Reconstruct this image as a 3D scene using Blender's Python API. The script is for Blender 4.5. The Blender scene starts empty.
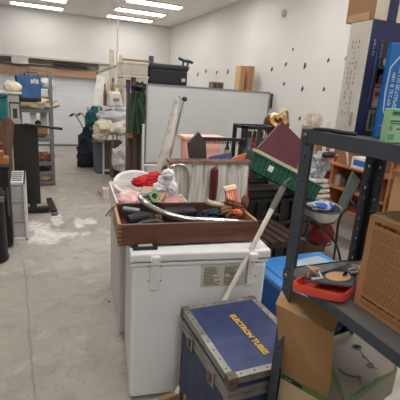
import bpy, bmesh, math, random
from mathutils import Vector, Matrix, Euler, noise
random.seed(7)
SC = bpy.context.scene
COL = SC.collection
PI = math.pi
# ------------------------------------------------------------------ camera
H = 1.6
F = 390.0
R = Matrix(((0.92086, 0.044597, -0.387335), (-0.38432, 0.271214, -0.882463), (0.065696, 0.961485, 0.266889)))
cam_d = bpy.data.cameras.new('camera'); cam = bpy.data.objects.new('camera', cam_d); COL.objects.link(cam)
cam_d.sensor_width = 36; cam_d.lens = 36 * F / 400
cam.matrix_world = Matrix.Translation((0, 0, H)) @ R.to_4x4()
cam_d.clip_start = .02
SC.camera = cam
def _ray(u, v): return R @ Vector((u - 200, 200 - v, -F))
def az(u, v, z):
    r = _ray(u, v); return Vector((0, 0, H)) + r * ((z - H) / r.z)
def ay(u, v, y):
    r = _ray(u, v); return Vector((0, 0, H)) + r * (y / r.y)
def ax(u, v, x):
    r = _ray(u, v); return Vector((0, 0, H)) + r * (x / r.x)
V = Vector
# ------------------------------------------------------------------ materials
def lin(c): return tuple(((x / 255) / 12.92 if x <= 10 else ((x / 255 + .055) / 1.055) ** 2.4) for x in c) + (1,)
_m = {}
def M(c, rough=.6, metal=0, var=.12, scale=9, bump=0.0, emit=0, trans=0, alpha=1):
    key = (c, rough, metal, var, scale, bump, emit, trans, alpha)
    if key in _m: return _m[key]
    m = bpy.data.materials.new('surface'); m.use_nodes = True
    nt = m.node_tree; b = nt.nodes['Principled BSDF']
    b.inputs['Roughness'].default_value = rough; b.inputs['Metallic'].default_value = metal
    col = lin(c)
    b.inputs['Base Color'].default_value = col
    if var or bump:
        tc = nt.nodes.new('ShaderNodeTexCoord'); n = nt.nodes.new('ShaderNodeTexNoise')
        n.inputs['Scale'].default_value = scale; n.inputs['Detail'].default_value = 5
        nt.links.new(tc.outputs['Object'], n.inputs['Vector'])
    if var:
        r = nt.nodes.new('ShaderNodeMapRange'); r.inputs[1].default_value = .3; r.inputs[2].default_value = .7
        r.inputs[3].default_value = 1 - var; r.inputs[4].default_value = 1 + var * .6
        nt.links.new(n.outputs['Fac'], r.inputs[0])
        mx = nt.nodes.new('ShaderNodeVectorMath'); mx.operation = 'SCALE'; mx.inputs[0].default_value = col[:3]
        nt.links.new(r.outputs[0], mx.inputs['Scale']); nt.links.new(mx.outputs[0], b.inputs['Base Color'])
    if bump:
        bp = nt.nodes.new('ShaderNodeBump'); bp.inputs['Strength'].default_value = bump; bp.inputs['Distance'].default_value = .02
        nt.links.new(n.outputs['Fac'], bp.inputs['Height']); nt.links.new(bp.outputs[0], b.inputs['Normal'])
    if emit:
        b.inputs['Emission Color'].default_value = col; b.inputs['Emission Strength'].default_value = emit
    if trans: b.inputs['Transmission Weight'].default_value = trans
    if alpha < 1: b.inputs['Alpha'].default_value = alpha
    _m[key] = m; return m
def wood(c1, c2, axis=0, scale=6, rough=.55):
    m = bpy.data.materials.new('wood'); m.use_nodes = True
    nt = m.node_tree; b = nt.nodes['Principled BSDF']; b.inputs['Roughness'].default_value = rough
    tc = nt.nodes.new('ShaderNodeTexCoord'); mp = nt.nodes.new('ShaderNodeMapping')
    s = [scale * 6] * 3; s[axis] = scale * .5; mp.inputs['Scale'].default_value = s
    n = nt.nodes.new('ShaderNodeTexNoise'); n.inputs['Scale'].default_value = 1; n.inputs['Detail'].default_value = 6; n.inputs['Distortion'].default_value = .8
    cr = nt.nodes.new('ShaderNodeValToRGB'); cr.color_ramp.elements[0].position = .3; cr.color_ramp.elements[1].position = .7
    cr.color_ramp.elements[0].color = lin(c1); cr.color_ramp.elements[1].color = lin(c2)
    nt.links.new(tc.outputs['Object'], mp.inputs[0]); nt.links.new(mp.outputs[0], n.inputs['Vector'])
    nt.links.new(n.outputs['Fac'], cr.inputs[0]); nt.links.new(cr.outputs[0], b.inputs['Base Color'])
    return m
WHITE = M((225, 224, 220), .5, var=.04); PAPER = M((222, 216, 205), .8)
BLACK = M((22, 22, 24), .45); MATTE = M((34, 33, 34), .8); DGREY = M((62, 65, 70), .45, .3)
GREY = M((128, 130, 134), .5, .2); LGREY = M((175, 175, 172), .6); CREAM = M((216, 205, 180), .75)
CHROME = M((205, 205, 205), .22, 1, var=.05); STEEL = M((150, 150, 150), .4, .8)
CARD = M((168, 128, 88), .8, var=.08, scale=5); CARD2 = M((150, 108, 72), .8, var=.1); CARDIN = M((186, 150, 108), .85, var=.06)
CARDEDGE = M((196, 160, 115), .9)
DKBROWN = wood((52, 34, 26), (84, 58, 44)); 
# ------------------------------------------------------------------ mesh builder
class MB:
    def __init__(s, mat=None): s.bm = bmesh.new(); s.X = mat or Matrix()
    def _v(s, p): return s.bm.verts.new(s.X @ V(p))
    def faces(s, pts, fs):
        vs = [s._v(p) for p in pts]
        for f in fs:
            try: s.bm.faces.new([vs[i] for i in f])
            except ValueError: pass
        return s
    def box(s, c, d, rz=0, rx=0, ry=0, taper=1):
        Mx = Matrix.Translation(c) @ Euler((rx, ry, rz)).to_matrix().to_4x4()
        pts = []
        for z in (-1, 1):
            t = taper if z < 0 else 1
            for x, y in ((-1, -1), (1, -1), (1, 1), (-1, 1)): pts.append(Mx @ V((x * d[0] / 2 * t, y * d[1] / 2 * t, z * d[2] / 2)))
        return s.faces(pts, [(3, 2, 1, 0), (4, 5, 6, 7), (0, 1, 5, 4), (1, 2, 6, 5), (2, 3, 7, 6), (3, 0, 4, 7)])
    def span(s, a, b): # axis aligned box from corner to corner
        a, b = V(a), V(b); return s.box((a + b) / 2, [abs(x) for x in (b - a)])
    def bar(s, p, q, w, h, up=(0, 0, 1)):
        p, q = V(p), V(q); d = (q - p).normalized(); up = V(up)
        if abs(d.dot(up)) > .98: up = V((0, 1, 0))
        sd = d.cross(up).normalized(); u = sd.cross(d)
        pts = []
        for o in (p, q):
            for a, b in ((-1, -1), (1, -1), (1, 1), (-1, 1)): pts.append(o + sd * a * w / 2 + u * b * h / 2)
        return s.faces(pts, [(3, 2, 1, 0), (4, 5, 6, 7), (0, 1, 5, 4), (1, 2, 6, 5), (2, 3, 7, 6), (3, 0, 4, 7)])
    def slab(s, pts, th): # polygon with thickness vector
        th = V(th); n = len(pts); P = [V(p) for p in pts]; Q = [p + th for p in P]
        return s.faces(P + Q, [tuple(range(n))[::-1], tuple(range(n, 2 * n))] + [(i, (i + 1) % n, n + (i + 1) % n, n + i) for i in range(n)])
    def tube(s, pts, r, seg=10, caps=True):
        P = [V(p) for p in pts]; n = len(P); rs = r if isinstance(r, (list, tuple)) and len(r) == n else [r[0] if isinstance(r, (list, tuple)) else r] * n
        rings = []; prev = None
        for i, p in enumerate(P):
            d = (P[min(i + 1, n - 1)] - P[max(i - 1, 0)]).normalized()
            if prev is None:
                a = V((0, 0, 1)) if abs(d.z) < .9 else V((1, 0, 0)); u = d.cross(a).normalized()
            else: u = (prev - d * prev.dot(d)).normalized()
            w = d.cross(u); prev = u
            rings.append([s._v(p + (u * math.cos(t) + w * math.sin(t)) * rs[i]) for t in [2 * PI * k / seg for k in range(seg)]])
        for a, b in zip(rings, rings[1:]):
            for k in range(seg): s.bm.faces.new((a[k], a[(k + 1) % seg], b[(k + 1) % seg], b[k]))
        if caps: s.bm.faces.new(rings[0][::-1]); s.bm.faces.new(rings[-1])
        return s
    def lathe(s, prof, c=(0, 0, 0), rot=None, seg=24):
        Mx = Matrix.Translation(c) @ (rot.to_4x4() if rot else Matrix())
        rings = []
        for r, z in prof:
            rings.append([s._v(Mx @ V((max(r, 1e-4) * math.cos(2 * PI * k / seg), max(r, 1e-4) * math.sin(2 * PI * k / seg), z))) for k in range(seg)])
        for a, b in zip(rings, rings[1:]):
            for k in range(seg): s.bm.faces.new((a[k], a[(k + 1) % seg], b[(k + 1) % seg], b[k]))
        if prof[0][0] > 0: s.bm.faces.new(rings[0][::-1])
        if prof[-1][0] > 0: s.bm.faces.new(rings[-1])
        return s
    def blob(s, c, rad, amp=.15, freq=3, seed=0, sub=4, flat=True, rz=0, ry=0):
        t = bmesh.new(); bmesh.ops.create_icosphere(t, subdivisions=sub, radius=1)
        Mx = Matrix.Translation(c) @ Euler((0, ry, rz)).to_matrix().to_4x4(); vs = []
        for v in t.verts:
            p = v.co.copy(); o = V((seed * 7.3, seed * 3.1, 0))
            k = 1 + amp * noise.noise(p * freq + o) * 1.6 + amp * .6 * abs(noise.noise(p * freq * 2.3 + o))
            p = p * k
            if flat and p.z < -.75: p.z = -.75
            vs.append(s._v(Mx @ V((p.x * rad[0], p.y * rad[1], p.z * rad[2]))))
        for f in t.faces: s.bm.faces.new([vs[v.index] for v in f.verts])
        t.free(); return s
    def sheet(s, o, a, b, fn, nx=24, ny=16, th=.004): # grid o + a*i + b*j, displaced along the normal by fn(i,j)
        o, a, b = V(o), V(a), V(b); n = a.cross(b).normalized(); L = []
        for side in (0, 1):
            L.append([[s._v(o + a * (i / nx) + b * (j / ny) + n * (fn(i / nx, j / ny) + side * th)) for i in range(nx + 1)] for j in range(ny + 1)])
        for j in range(ny):
            for i in range(nx):
                A, B = L
                s.bm.faces.new((A[j][i], A[j + 1][i], A[j + 1][i + 1], A[j][i + 1])); s.bm.faces.new((B[j][i], B[j][i + 1], B[j + 1][i + 1], B[j + 1][i]))
        A, B = L
        for i in range(nx):
            for j in (0, ny): s.bm.faces.new((A[j][i], A[j][i + 1], B[j][i + 1], B[j][i]))
        for j in range(ny):
            for i in (0, nx): s.bm.faces.new((A[j][i], A[j + 1][i], B[j + 1][i], B[j][i]))
        return s
    def build(s, name, mat, parent=None, smooth=False, bevel=0, label=None, local=False):
        bm = s.bm; bmesh.ops.recalc_face_normals(bm, faces=bm.faces)
        if parent is None:
            xs = [v.co for v in bm.verts]
            o = V(((min(p.x for p in xs) + max(p.x for p in xs)) / 2, (min(p.y for p in xs) + max(p.y for p in xs)) / 2, min(p.z for p in xs)))
            bmesh.ops.translate(bm, verts=bm.verts, vec=-o); mw = Matrix.Translation(o)
        else:
            o = V((0, 0, 0)); mw = world(parent)
            if not local: bmesh.ops.transform(bm, matrix=mw.inverted(), verts=bm.verts)
        me = bpy.data.meshes.new(name); bm.to_mesh(me); bm.free(); me.materials.append(mat)
        if smooth:
            for p in me.polygons: p.use_smooth = True
            me.set_sharp_from_angle(angle=math.radians(38))
        ob = bpy.data.objects.new(name, me); COL.objects.link(ob)
        if parent is None: ob.location = o
        else: ob.parent = parent
        if bevel:
            md = ob.modifiers.new('bevel', 'BEVEL'); md.width = bevel; md.segments = 2; md.limit_method = 'ANGLE'
        if label: ob['label'] = label
        return ob
def world(o):
    m = o.matrix_basis.copy()
    while o.parent: o = o.parent; m = o.matrix_basis @ m
    return m
def tag(o, label, cat, group=None, kind=None):
    o['label'] = label; o['category'] = cat
    if group: o['group'] = group
    if kind: o['kind'] = kind
    return o
def thing(name, label, cat, loc=(0, 0, 0), rz=0, group=None):
    o = bpy.data.objects.new(name, None); COL.objects.link(o); o.empty_display_size = .05
    o.location = loc; o.rotation_euler = (0, 0, rz); return tag(o, label, cat, group)
def struct(o): o['kind'] = 'structure'; return o
def dup(root, loc, rz=None, label=None, scale=None):
    r = root.copy(); COL.objects.link(r); r.location = loc
    if rz is not None: r.rotation_euler = (0, 0, rz)
    if label: r['label'] = label
    if scale: r.scale = scale
    for ch in [c for c in root.children]:
        c = ch.copy(); COL.objects.link(c); c.parent = r
        for g in ch.children:
            d = g.copy(); COL.objects.link(d); d.parent = c
    return r
def text(name, body, size, o, xdir, ydir, mat, parent, ext=.0006, align='LEFT', bold=0):
    cu = bpy.data.curves.new('writing', 'FONT'); cu.body = body; cu.size = size; cu.extrude = ext; cu.align_x = align; cu.offset = bold; cu.resolution_u = 4
    tmp = bpy.data.objects.new('writing', cu); COL.objects.link(tmp); dg = bpy.context.evaluated_depsgraph_get()
    me = bpy.data.meshes.new_from_object(tmp.evaluated_get(dg)); bpy.data.objects.remove(tmp); me.materials.clear(); me.materials.append(mat)
    ob = bpy.data.objects.new(name, me); COL.objects.link(ob)
    x = V(xdir).normalized(); z = x.cross(V(ydir)).normalized(); y = z.cross(x)
    m = Matrix((x, y, z)).transposed().to_4x4(); m.translation = V(o)
    ob.parent = parent; ob.matrix_basis = world(parent).inverted() @ m
    return ob
def strokes(name, n, size, o, xdir, ydir, mat, parent, seed=1, ext=.0006):
    # unreadable small print: short letter-like strokes on one line
    rg = random.Random(seed); x = V(xdir).normalized(); y = V(ydir); y = (y - x * y.dot(x)).normalized(); z = x.cross(y); mb = MB(); o = V(o); p = 0
    for k in range(n):
        w = size * rg.uniform(.35, .62)
        if rg.random() < .12: p += size * .4
        h = size * rg.choice((.72, .72, .5)); st = size * .13
        kind = rg.randrange(3)
        rects = [(0, 0, st, h)]
        if kind != 1: rects.append((w - st, 0, w, h))
        if kind != 0: rects.append((st, 0, w - st, st))
        rects.append((st, h - st, w - st, h) if kind != 2 else (st, h * .45, w - st, h * .45 + st))
        for a, b, c, d in rects: mb.slab([o + x * (p + a) + y * b, o + x * (p + c) + y * b, o + x * (p + c) + y * d, o + x * (p + a) + y * d], z * ext)
        p += w + size * .16
    return mb.build(name, mat, parent)
def facing(o, a, b, n): # prints on a plane: origin, two edge vectors, out normal -> function (s,t)->point
    return lambda s, t, e=.0008: V(o) + V(a) * s + V(b) * t + V(n) * e
def prints(mb, f, rects, e=.0008):
    for s0, t0, s1, t1 in rects:
        mb.slab([f(s0, t0, 0), f(s1, t0, 0), f(s1, t1, 0), f(s0, t1, 0)], f(0, 0, e) - f(0, 0, 0))
    return mb
# ------------------------------------------------------------------ room shell
def floor_mat():
    m = bpy.data.materials.new('concrete'); m.use_nodes = True; nt = m.node_tree; b = nt.nodes['Principled BSDF']
    b.inputs['Roughness'].default_value = .62
    tc = nt.nodes.new('ShaderNodeTexCoord'); P_ = tc.outputs['Object']
    def nz(sc, det=6, dist=0):
        n = nt.nodes.new('ShaderNodeTexNoise'); n.inputs['Scale'].default_value = sc; n.inputs['Detail'].default_value = det; n.inputs['Distortion'].default_value = dist
        nt.links.new(P_, n.inputs['Vector']); return n.outputs['Fac']
    def rng(i, a, b_, c, d):
        r = nt.nodes.new('ShaderNodeMapRange'); r.interpolation_type = 'SMOOTHSTEP'
        for k, v in enumerate((a, b_, c, d)): r.inputs[k + 1].default_value = v
        nt.links.new(i, r.inputs[0]); return r.outputs[0]
    def math_(op, a, c=0):
        n = nt.nodes.new('ShaderNodeMath'); n.operation = op
        for k, x in enumerate((a, c)):
            if isinstance(x, (int, float)): n.inputs[k].default_value = x
            else: nt.links.new(x, n.inputs[k])
        return n.outputs[0]
    def mix(f, a, c):
        n = nt.nodes.new('ShaderNodeMix'); n.data_type = 'RGBA'
        nt.links.new(f, n.inputs[0])
        for k, x in ((6, a), (7, c)):
            if isinstance(x, tuple): n.inputs[k].default_value = x
            else: nt.links.new(x, n.inputs[k])
        return n.outputs[2]
    base = mix(rng(nz(1.1, 8, .4), .35, .68, 0, 1), lin((164, 157, 146)), lin((184, 177, 166)))
    base = mix(rng(nz(9, 8), .45, .75, 0, .4), base, lin((128, 122, 115)))
    base = mix(rng(nz(42, 4), .6, .72, 0, .35), base, lin((104, 98, 92)))
    base = mix(rng(nz(3.2, 7, 1.2), .58, .66, 0, .4), base, lin((200, 196, 190)))
    # white dust patches swept on the floor
    sep = nt.nodes.new('ShaderNodeSeparateXYZ'); nt.links.new(P_, sep.inputs[0])
    wob = rng(nz(7, 5), .2, .8, -.5, .5)
    tot = None
    OX, OY = .225, 4.35 # the floor mesh origin
    for cx, cy, rx, ry in ((.02, 4.55, .16, .3), (.22, 4.75, .07, .42), (.46, 4.6, .07, .36), (.28, 4.22, .42, .12), (.52, 4.62, .16, .14), (.08, 4.2, .2, .2)):
        cx -= OX; cy -= OY
        dx = math_('DIVIDE', math_('SUBTRACT', sep.outputs[0], cx), rx); dy = math_('DIVIDE', math_('SUBTRACT', sep.outputs[1], cy), ry)
        d = math_('ADD', math_('SQRT', math_('ADD', math_('POWER', math_('ABSOLUTE', dx), 2.), math_('POWER', math_('ABSOLUTE', dy), 2.)), 0), wob)
        k = rng(d, .5, 1.1, 1, 0)
        tot = k if tot is None else math_('MAXIMUM', tot, k)
    base = mix(math_('MULTIPLY', tot, rng(nz(16, 5), .3, .6, .25, .8)), base, lin((236, 233, 226)))
    # a long crack and a worn seam
    for (x0_, y0_), (x1_, y1_), wd, st, cc in (((az(24, 262, 0).x, az(24, 262, 0).y), (az(34, 400, 0).x, az(34, 400, 0).y), .010, .5, (122, 115, 106)), ((.33, 3.1), (.33, 1.2), .10, .28, (150, 143, 133)), ((-.6, 2.78), (.6, 2.9), .012, .3, (128, 120, 112))):
        L_ = math.hypot(x1_ - x0_, y1_ - y0_); nx_, ny_ = -(y1_ - y0_) / L_, (x1_ - x0_) / L_; tx_, ty_ = (x1_ - x0_) / L_, (y1_ - y0_) / L_
        def dot_(a, b_, px, py): return math_('ADD', math_('MULTIPLY', math_('SUBTRACT', sep.outputs[0], px), a), math_('MULTIPLY', math_('SUBTRACT', sep.outputs[1], py), b_))
        dn_ = math_('ABSOLUTE', math_('ADD', dot_(nx_, ny_, x0_ - OX, y0_ - OY), math_('MULTIPLY', wob, .022 if wd < .05 else .2)))
        ta_ = dot_(tx_, ty_, x0_ - OX, y0_ - OY)
        kk = math_('MULTIPLY', math_('MULTIPLY', rng(dn_, wd * .3, wd, st, 0), rng(ta_, -.1, .15, 0, 1)), rng(ta_, L_ - .1, L_ + .15, 1, 0))
        base = mix(kk, base, lin(cc))
    w = nt.nodes.new('ShaderNodeTexWave'); w.inputs['Scale'].default_value = .16; w.inputs['Distortion'].default_value = 1.2; w.inputs['Detail'].default_value = 3; w.bands_direction = 'Y'
    nt.links.new(P_, w.inputs['Vector'])
    base = mix(rng(w.outputs['Fac'], .985, 1, 0, .15), base, lin((112, 106, 100)))
    nt.links.new(base, b.inputs['Base Color'])
    bp = nt.nodes.new('ShaderNodeBump'); bp.inputs['Strength'].default_value = .15; bp.inputs['Distance'].default_value = .01
    nt.links.new(nz(30), bp.inputs['Height']); nt.links.new(bp.outputs[0], b.inputs['Normal'])
    return m
CH = 3.18; WX = 3.45; BY = 10.55
struct(MB().span((-3, -2.2, -.06), (WX, 10.9, 0)).build('floor', floor_mat()))
struct(MB().span((-3, -2.2, CH), (WX, 10.9, CH + .06)).build('ceiling', M((236, 232, 226), .9, var=.03, scale=1)))
WALLM = M((212, 208, 203), .85, var=.035, scale=1.6)
struct(MB().span((WX, -2.2, 0), (WX + .1, 10.9, CH)).build('wall_right', WALLM))
struct(MB().span((-3.1, -2.2, 0), (-3, 10.9, CH)).build('wall_left', WALLM))
struct(MB().span((-3.1, -2.3, 0), (WX + .1, -2.2, CH)).build('wall_front', WALLM))
wb = MB().span((-3, BY, 2.12), (WX, BY + .3, CH)).span((1.62, BY + .1, 0), (WX, BY + .3, 2.12))
struct(wb.build('wall_back', WALLM))
struct(MB().span((-3, BY - .03, 2.10), (1.66, BY + .02, 2.14)).build('trim_1', M((186, 176, 165), .7)))
struct(MB().span((-3, BY + .16, 1.86), (1.62, BY + .3, 2.12)).build('trim_2', M((172, 164, 156), .8, var=.2, scale=3)))
struct(MB().span((-3, BY + .05, 1.74), (1.62, BY + .16, 1.9)).build('trim_3', wood((158, 118, 90), (180, 144, 114), 0, 2)))
# garage door: four grooved sections, frame, bottom seal
gd = bpy.data.objects.new('door_1', None); COL.objects.link(gd); gd.location = (-.7, BY + .2, 0); struct(gd)
for k in range(4):
    z0 = .05 + k * .44
    p = MB()
    for j in range(3):
        p.box((-.7, BY + .21, z0 + .072 + j * .145), (4.5, .036, .1425))
    p.box((-.7, BY + .212, z0 + .217), (4.5, .033, .434)).build('door_section', M((226, 228, 231), .45, var=.03), gd, bevel=.006)
MB().box((-.7, BY + .2, .025), (4.5, .05, .05)).build('bottom_seal', M((120, 120, 122), .8), gd)
MB().box((1.585, BY + .13, .93), (.07, .1, 1.7)).build('door_jamb', M((140, 116, 98), .7), gd)
MB().box((1.35, BY + .17, .95), (.03, .05, .16)).build('door_handle', STEEL, gd)
# header clutter: pipe and spring shaft over the garage door
a, b_ = ay(53, 64, BY), ay(87, 67.5, BY)
tag(MB().tube([a, b_], .035, 10).build('spring_tube', BLACK, smooth=True), 'black tube lying along the ledge over the garage door', 'tube')
tag(MB().tube([V((-2.8, BY + .1, 1.98)), V((1.5, BY + .1, 1.98))], .018, 8).tube([V((-2.8, BY + .06, 2.05)), V((1.5, BY + .06, 2.05))], .012, 8).build('conduit_pipes', STEEL, smooth=True), 'thin grey conduit running above the orange header board', 'conduit')
a = ay(20, 60.5, BY)
tag(MB().box(a, (.36, .1, .14)).build('opener_box', M((196, 190, 182), .7)), 'pale junction box fixed above the garage door header', 'box')
# ceiling lights
def light(cx, cy, w, d, i, label):
    t = thing('ceiling_light', label, 'ceiling light', (cx, cy, CH - .03), 0, 'fluorescent ceiling panels')
    MB().span((cx - w / 2 - .02, cy - d / 2 - .02, CH - .03), (cx + w / 2 + .02, cy + d / 2 + .02, CH - .001)).build('frame', M((225, 222, 216), .6, var=0), t)
    MB().span((cx - w / 2, cy - d / 2, CH - .04), (cx + w / 2, cy + d / 2, CH - .03)).build('diffuser', M((252, 251, 250), .5, var=0, emit=i), t)
LI = 15
light(2.24, 9.93, 1.03, .24, LI * .45, 'glowing ceiling panel closest to the back wall, right-hand row')
light(2.24, 8.95, 1.03, .24, LI * .6, 'glowing ceiling panel in the middle of the three-panel row')
light(2.26, 7.92, 1.03, .24, LI * .8, 'glowing ceiling panel at the top of the three-panel row, partly out of frame')
light(.21, 9.93, 1.03, .24, LI * .45, 'glowing ceiling panel by itself above the garage door, left row')
light(.21, 8.95, 1.03, .24, LI * .6, 'glowing ceiling panel cut by the frame above the garage door')
for x, y, l in ((2.3, 6.0, 'added ceiling panel over the whiteboard, outside the picture'), (.2, 6.0, 'added ceiling panel over the aisle by the grey shelving, outside the picture'), (2.3, 4.0, 'added ceiling panel over the bowl chair, outside the picture'), (.2, 4.0, 'added ceiling panel over the black bin, outside the picture'), (2.0, 1.4, 'added ceiling panel over the black rack, outside the picture'), (.2, 1.4, 'added ceiling panel over the freezer, outside the picture'), (.2, -.8, 'added ceiling panel behind the aisle viewpoint, outside the picture'), (2, -.8, 'added ceiling panel behind the rack, outside the picture')):
    light(x, y, 1.03, .24, LI * (1.0 if y > 2 else 1.25), l)  # unseen panels, added overhead to light the nearer part of the room
W = bpy.data.worlds.new('world'); SC.world = W; W.use_nodes = True
W.node_tree.nodes['Background'].inputs[0].default_value = (.8, .8, .82, 1); W.node_tree.nodes['Background'].inputs[1].default_value = .3
# wall anchors
ANM = M((70, 62, 58), .8, var=.3)
apx = [(206, 71, 1), (217, 72, 1), (228, 71.5, 1.5), (240, 70, 1), (272, 69, 1.2), (286, 64, 1.1), (305, 65.5, 1.8), (328.6, 60, 1.2), (198, 74, 1.3), (284, 83.5, 1.1), (302.5, 88.5, 1.5), (324, 89, 1), (300, 118, 1.3), (293, 49, .5), (252, 72, .8), (346, 58, .5), (189, 68, .8)]
for (u, v, s) in apx:
    p = ax(u, v, WX - .004); k = .009 * s * p.y / 5 + .006
    mb = MB().blob(p, (.008, k * .9, k * 1.5), .5, 2.5, u, 2, False).blob(p + V((-.006, k * .4, -k * 1.2)), (.006, k * .5, k), .4, 2.5, v, 2, False)
    tag(mb.build('wall_anchor', ANM), 'small dark anchor left in the white wall', 'wall anchor', 'dark anchors dotted over the long white wall')
p = ax(283, 13, WX - .03)
tag(MB().lathe([(.0, 0), (.05, 0), (.05, .02), (.03, .045), (0, .05)], p + V((.03, 0, 0)), Euler((0, -PI / 2, 0)).to_matrix()).build('round_fixture', M((180, 176, 170), .5), smooth=True), 'small round white fixture high on the long white wall', 'fixture')
# ------------------------------------------------------------------ tension pole, diagonal rail
p = ay(118, 4, 7.4); q = ay(119, 66, 7.4)
t = thing('tension_pole', 'thin white pole standing up to the ceiling above the white shelf', 'pole', (p.x, 7.4, 0))
MB().tube([(p.x, 7.4, .0), (p.x, 7.4, CH - .06)], .017, 10).build('tube', WHITE, t, smooth=True)
MB().lathe([(.05, 0), (.05, .02), (.02, .05), (.017, .09)], (p.x, 7.4, CH - .1)).build('ceiling_pad', GREY, t, smooth=True)
PX = p.x
# ================================================================== far left: grey steel shelving
Y = 6.5
xl, xr = ay(21, 140, Y).x, ay(52.5, 140, Y).x; sd = .42
t = thing('shelving_unit', 'grey steel shelving unit loaded with bags and boxes by the garage door', 'shelving', ((xl + xr) / 2, Y, 0))
ztop = ay(28, 70, Y).z
for x, y in ((xl, Y), (xr, Y), (xl, Y + sd), (xr, Y + sd)):
    MB().box((x, y, ztop / 2), (.045, .012, ztop)).box((x - .02, y + .02, ztop / 2), (.012, .045, ztop)).build('post', GREY, t)
LV = [ay(40, v, Y).z for v in (100, 109, 138, 162, 181)]
LV = [LV[1], LV[2], LV[3], LV[4], ay(40, 78, Y).z]
for z in LV[:4]:
    MB().span((xl, Y - .01, z - .02), (xr, Y + sd + .01, z)).span((xl, Y - .02, z - .055), (xr, Y - .01, z)).span((xr, Y - .01, z - .055), (xr + .01, Y + sd, z)).build('shelf', M((118, 120, 126), .5, .2), t)
def onshelf(n, px, w, d, h, dy=.2): # centre x by pixel, bottom on level n
    x = ay(px, 140, Y).x; return V((x, Y + dy, LV[n]))
# blue tote bag
a = ay(17.5, 97, Y - .05); b = ay(40.5, 77, Y - .05); zs = LV[0]
t = thing('tote_bag', 'blue bag with black trim and white print on top of grey shelving', 'bag', ((a.x + b.x) / 2, Y + .08, zs))
w = b.x - a.x; z0 = zs + .13
def bagfn(i, j): return .015 * math.sin(i * 9) + .012 * math.sin(j * 7 + i * 3)
tb = MB().box(((a.x + b.x) / 2, Y + .07, (zs + .14 + b.z) / 2), (w, .22, b.z - zs - .14)); bmesh.ops.subdivide_edges(tb.bm, edges=tb.bm.edges, cuts=5, use_grid_fill=True)
for v in tb.bm.verts: v.co += V((0, 1, .6)) * .014 * noise.noise(v.co * 9)
tb.build('body', M((66, 106, 158), .75, var=.25), t, smooth=True)
MB().span((a.x - .01, Y - .06, zs + .1), (b.x, Y + .2, zs + .16)).box((a.x - .005, Y + .07, (z0 + b.z) / 2), (.035, .25, b.z - z0)).build('trim', BLACK, t, bevel=.01)
f = facing((a.x + w * .58, Y - .047, b.z - .1), (w * .32, 0, 0), (0, 0, .07), (0, -1, 0))
prints(MB(), f, [(0, 0, .3, .8), (.36, .1, .6, 1), (.68, 0, 1, .9)], .003).build('print', PAPER, t)
MB().tube([(a.x + .1, Y + .02, b.z), (a.x + .12, Y + .02, b.z + .06), (a.x + .28, Y + .02, b.z + .06), (a.x + .3, Y + .02, b.z)], .01, 6).build('handle', BLACK, t)
tag(MB().blob((a.x + w * .6, Y + .12, zs + .09), (.36, .17, .12), .14, 3, 3).build('cream_blanket', M((205, 190, 160), .85), smooth=True), 'cream folded blanket under the blue bag on grey shelving', 'blanket')
p = ay(47, 83, Y)
tag(MB().blob((p.x, Y + .15, p.z - .02), (.11, .15, .09), .1, 3, 8).build('white_bundle', M((222, 222, 220), .7), smooth=True), 'white rolled bundle beside the blue bag on the shelving', 'bundle')
t = thing('tin_stack', 'grey metal tins stacked beneath the white bundle on shelving', 'tins', (p.x - .02, Y + .05, zs))
for k in range(3): MB().lathe([(.065, 0), (.07, .01), (.07, .055), (.062, .06)], (p.x - .02, Y + .06, zs + .002 + .062 * k)).build('tin', M((110 + 20 * k, 118 + 10 * k, 112), .4, .5), t, smooth=True)
q = ay(28, 74, Y)
tag(MB().lathe([(.035, 0), (.035, .16), (.03, .2), (.03, .25)], (q.x, Y + .3, q.z - .27)).build('black_canister', BLACK, smooth=True), 'black canister standing behind the blue bag on shelving', 'canister')
# frame loop above shelf
q = ay(50, 72, Y)
tag(MB().tube([(q.x, Y + .1, zs), (q.x, Y + .1, q.z), (q.x - .3, Y + .1, q.z + .02), (q.x - .3, Y + .1, zs)], .008, 6).build('wire_stand', DGREY, smooth=True), 'thin dark wire hoop rising over the tins on shelving', 'stand')
# level 1 things
def boxat(u0, v0, u1, v1, y, d, mat, name, label, cat, z0=None, bev=.004, group=None):
    a, b = ay(u0, v1, y), ay(u1, v0, y); z = a.z if z0 is None else z0
    return tag(MB().span((a.x, y, z), (b.x, y + d, b.z)).build(name, mat, bevel=bev), label, cat, group)
q = ay(38, 125, Y + .06)
t = thing('plush_owl', 'tan stuffed toy with dark green head on shelving under the blue bag', 'toy', (q.x, Y + .12, LV[1]))
MB().blob((q.x, Y + .14, LV[1] + .08), (.14, .1, .1), .15, 3, 4).build('body', M((150, 120, 85), .9), t, smooth=True)
MB().blob((q.x, Y + .12, LV[1] + .2), (.05, .05, .06), .1, 3, 5, 3).build('head', M((50, 58, 30), .9), t, smooth=True)
boxat(31, 112, 36, 136, Y + .1, .15, M((226, 222, 214)), 'white_carton', 'white upright carton left of the stuffed toy on shelving', 'carton', LV[1])
boxat(41, 112, 47, 136, Y + .2, .12, M((214, 210, 200)), 'white_canister', 'off-white tall container right of the stuffed toy on shelving', 'container', LV[1])
q = ay(43, 155, Y + .1)
tag(MB().blob((q.x, Y + .15, LV[2] + .05), (.15, .13, .075), .3, 4, 9).build('patterned_cloth', M((170, 110, 90), .9, var=.6, scale=25), smooth=True), 'red and cream patterned cloth heap on middle level of grey shelving', 'cloth')
tag(MB().blob((q.x + .01, Y + .15, LV[3] + .05), (.16, .15, .08), .12, 3, 6).build('tan_bag', M((190, 165, 130), .85), smooth=True), 'tan soft sack on the bottom level of grey shelving', 'sack')
q = ay(43, 170, Y)
t = thing('shoe_pair', 'orange and dark shoes sitting above the tan sack on shelving', 'shoes', (q.x, Y + .12, LV[3] + .12))
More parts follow.
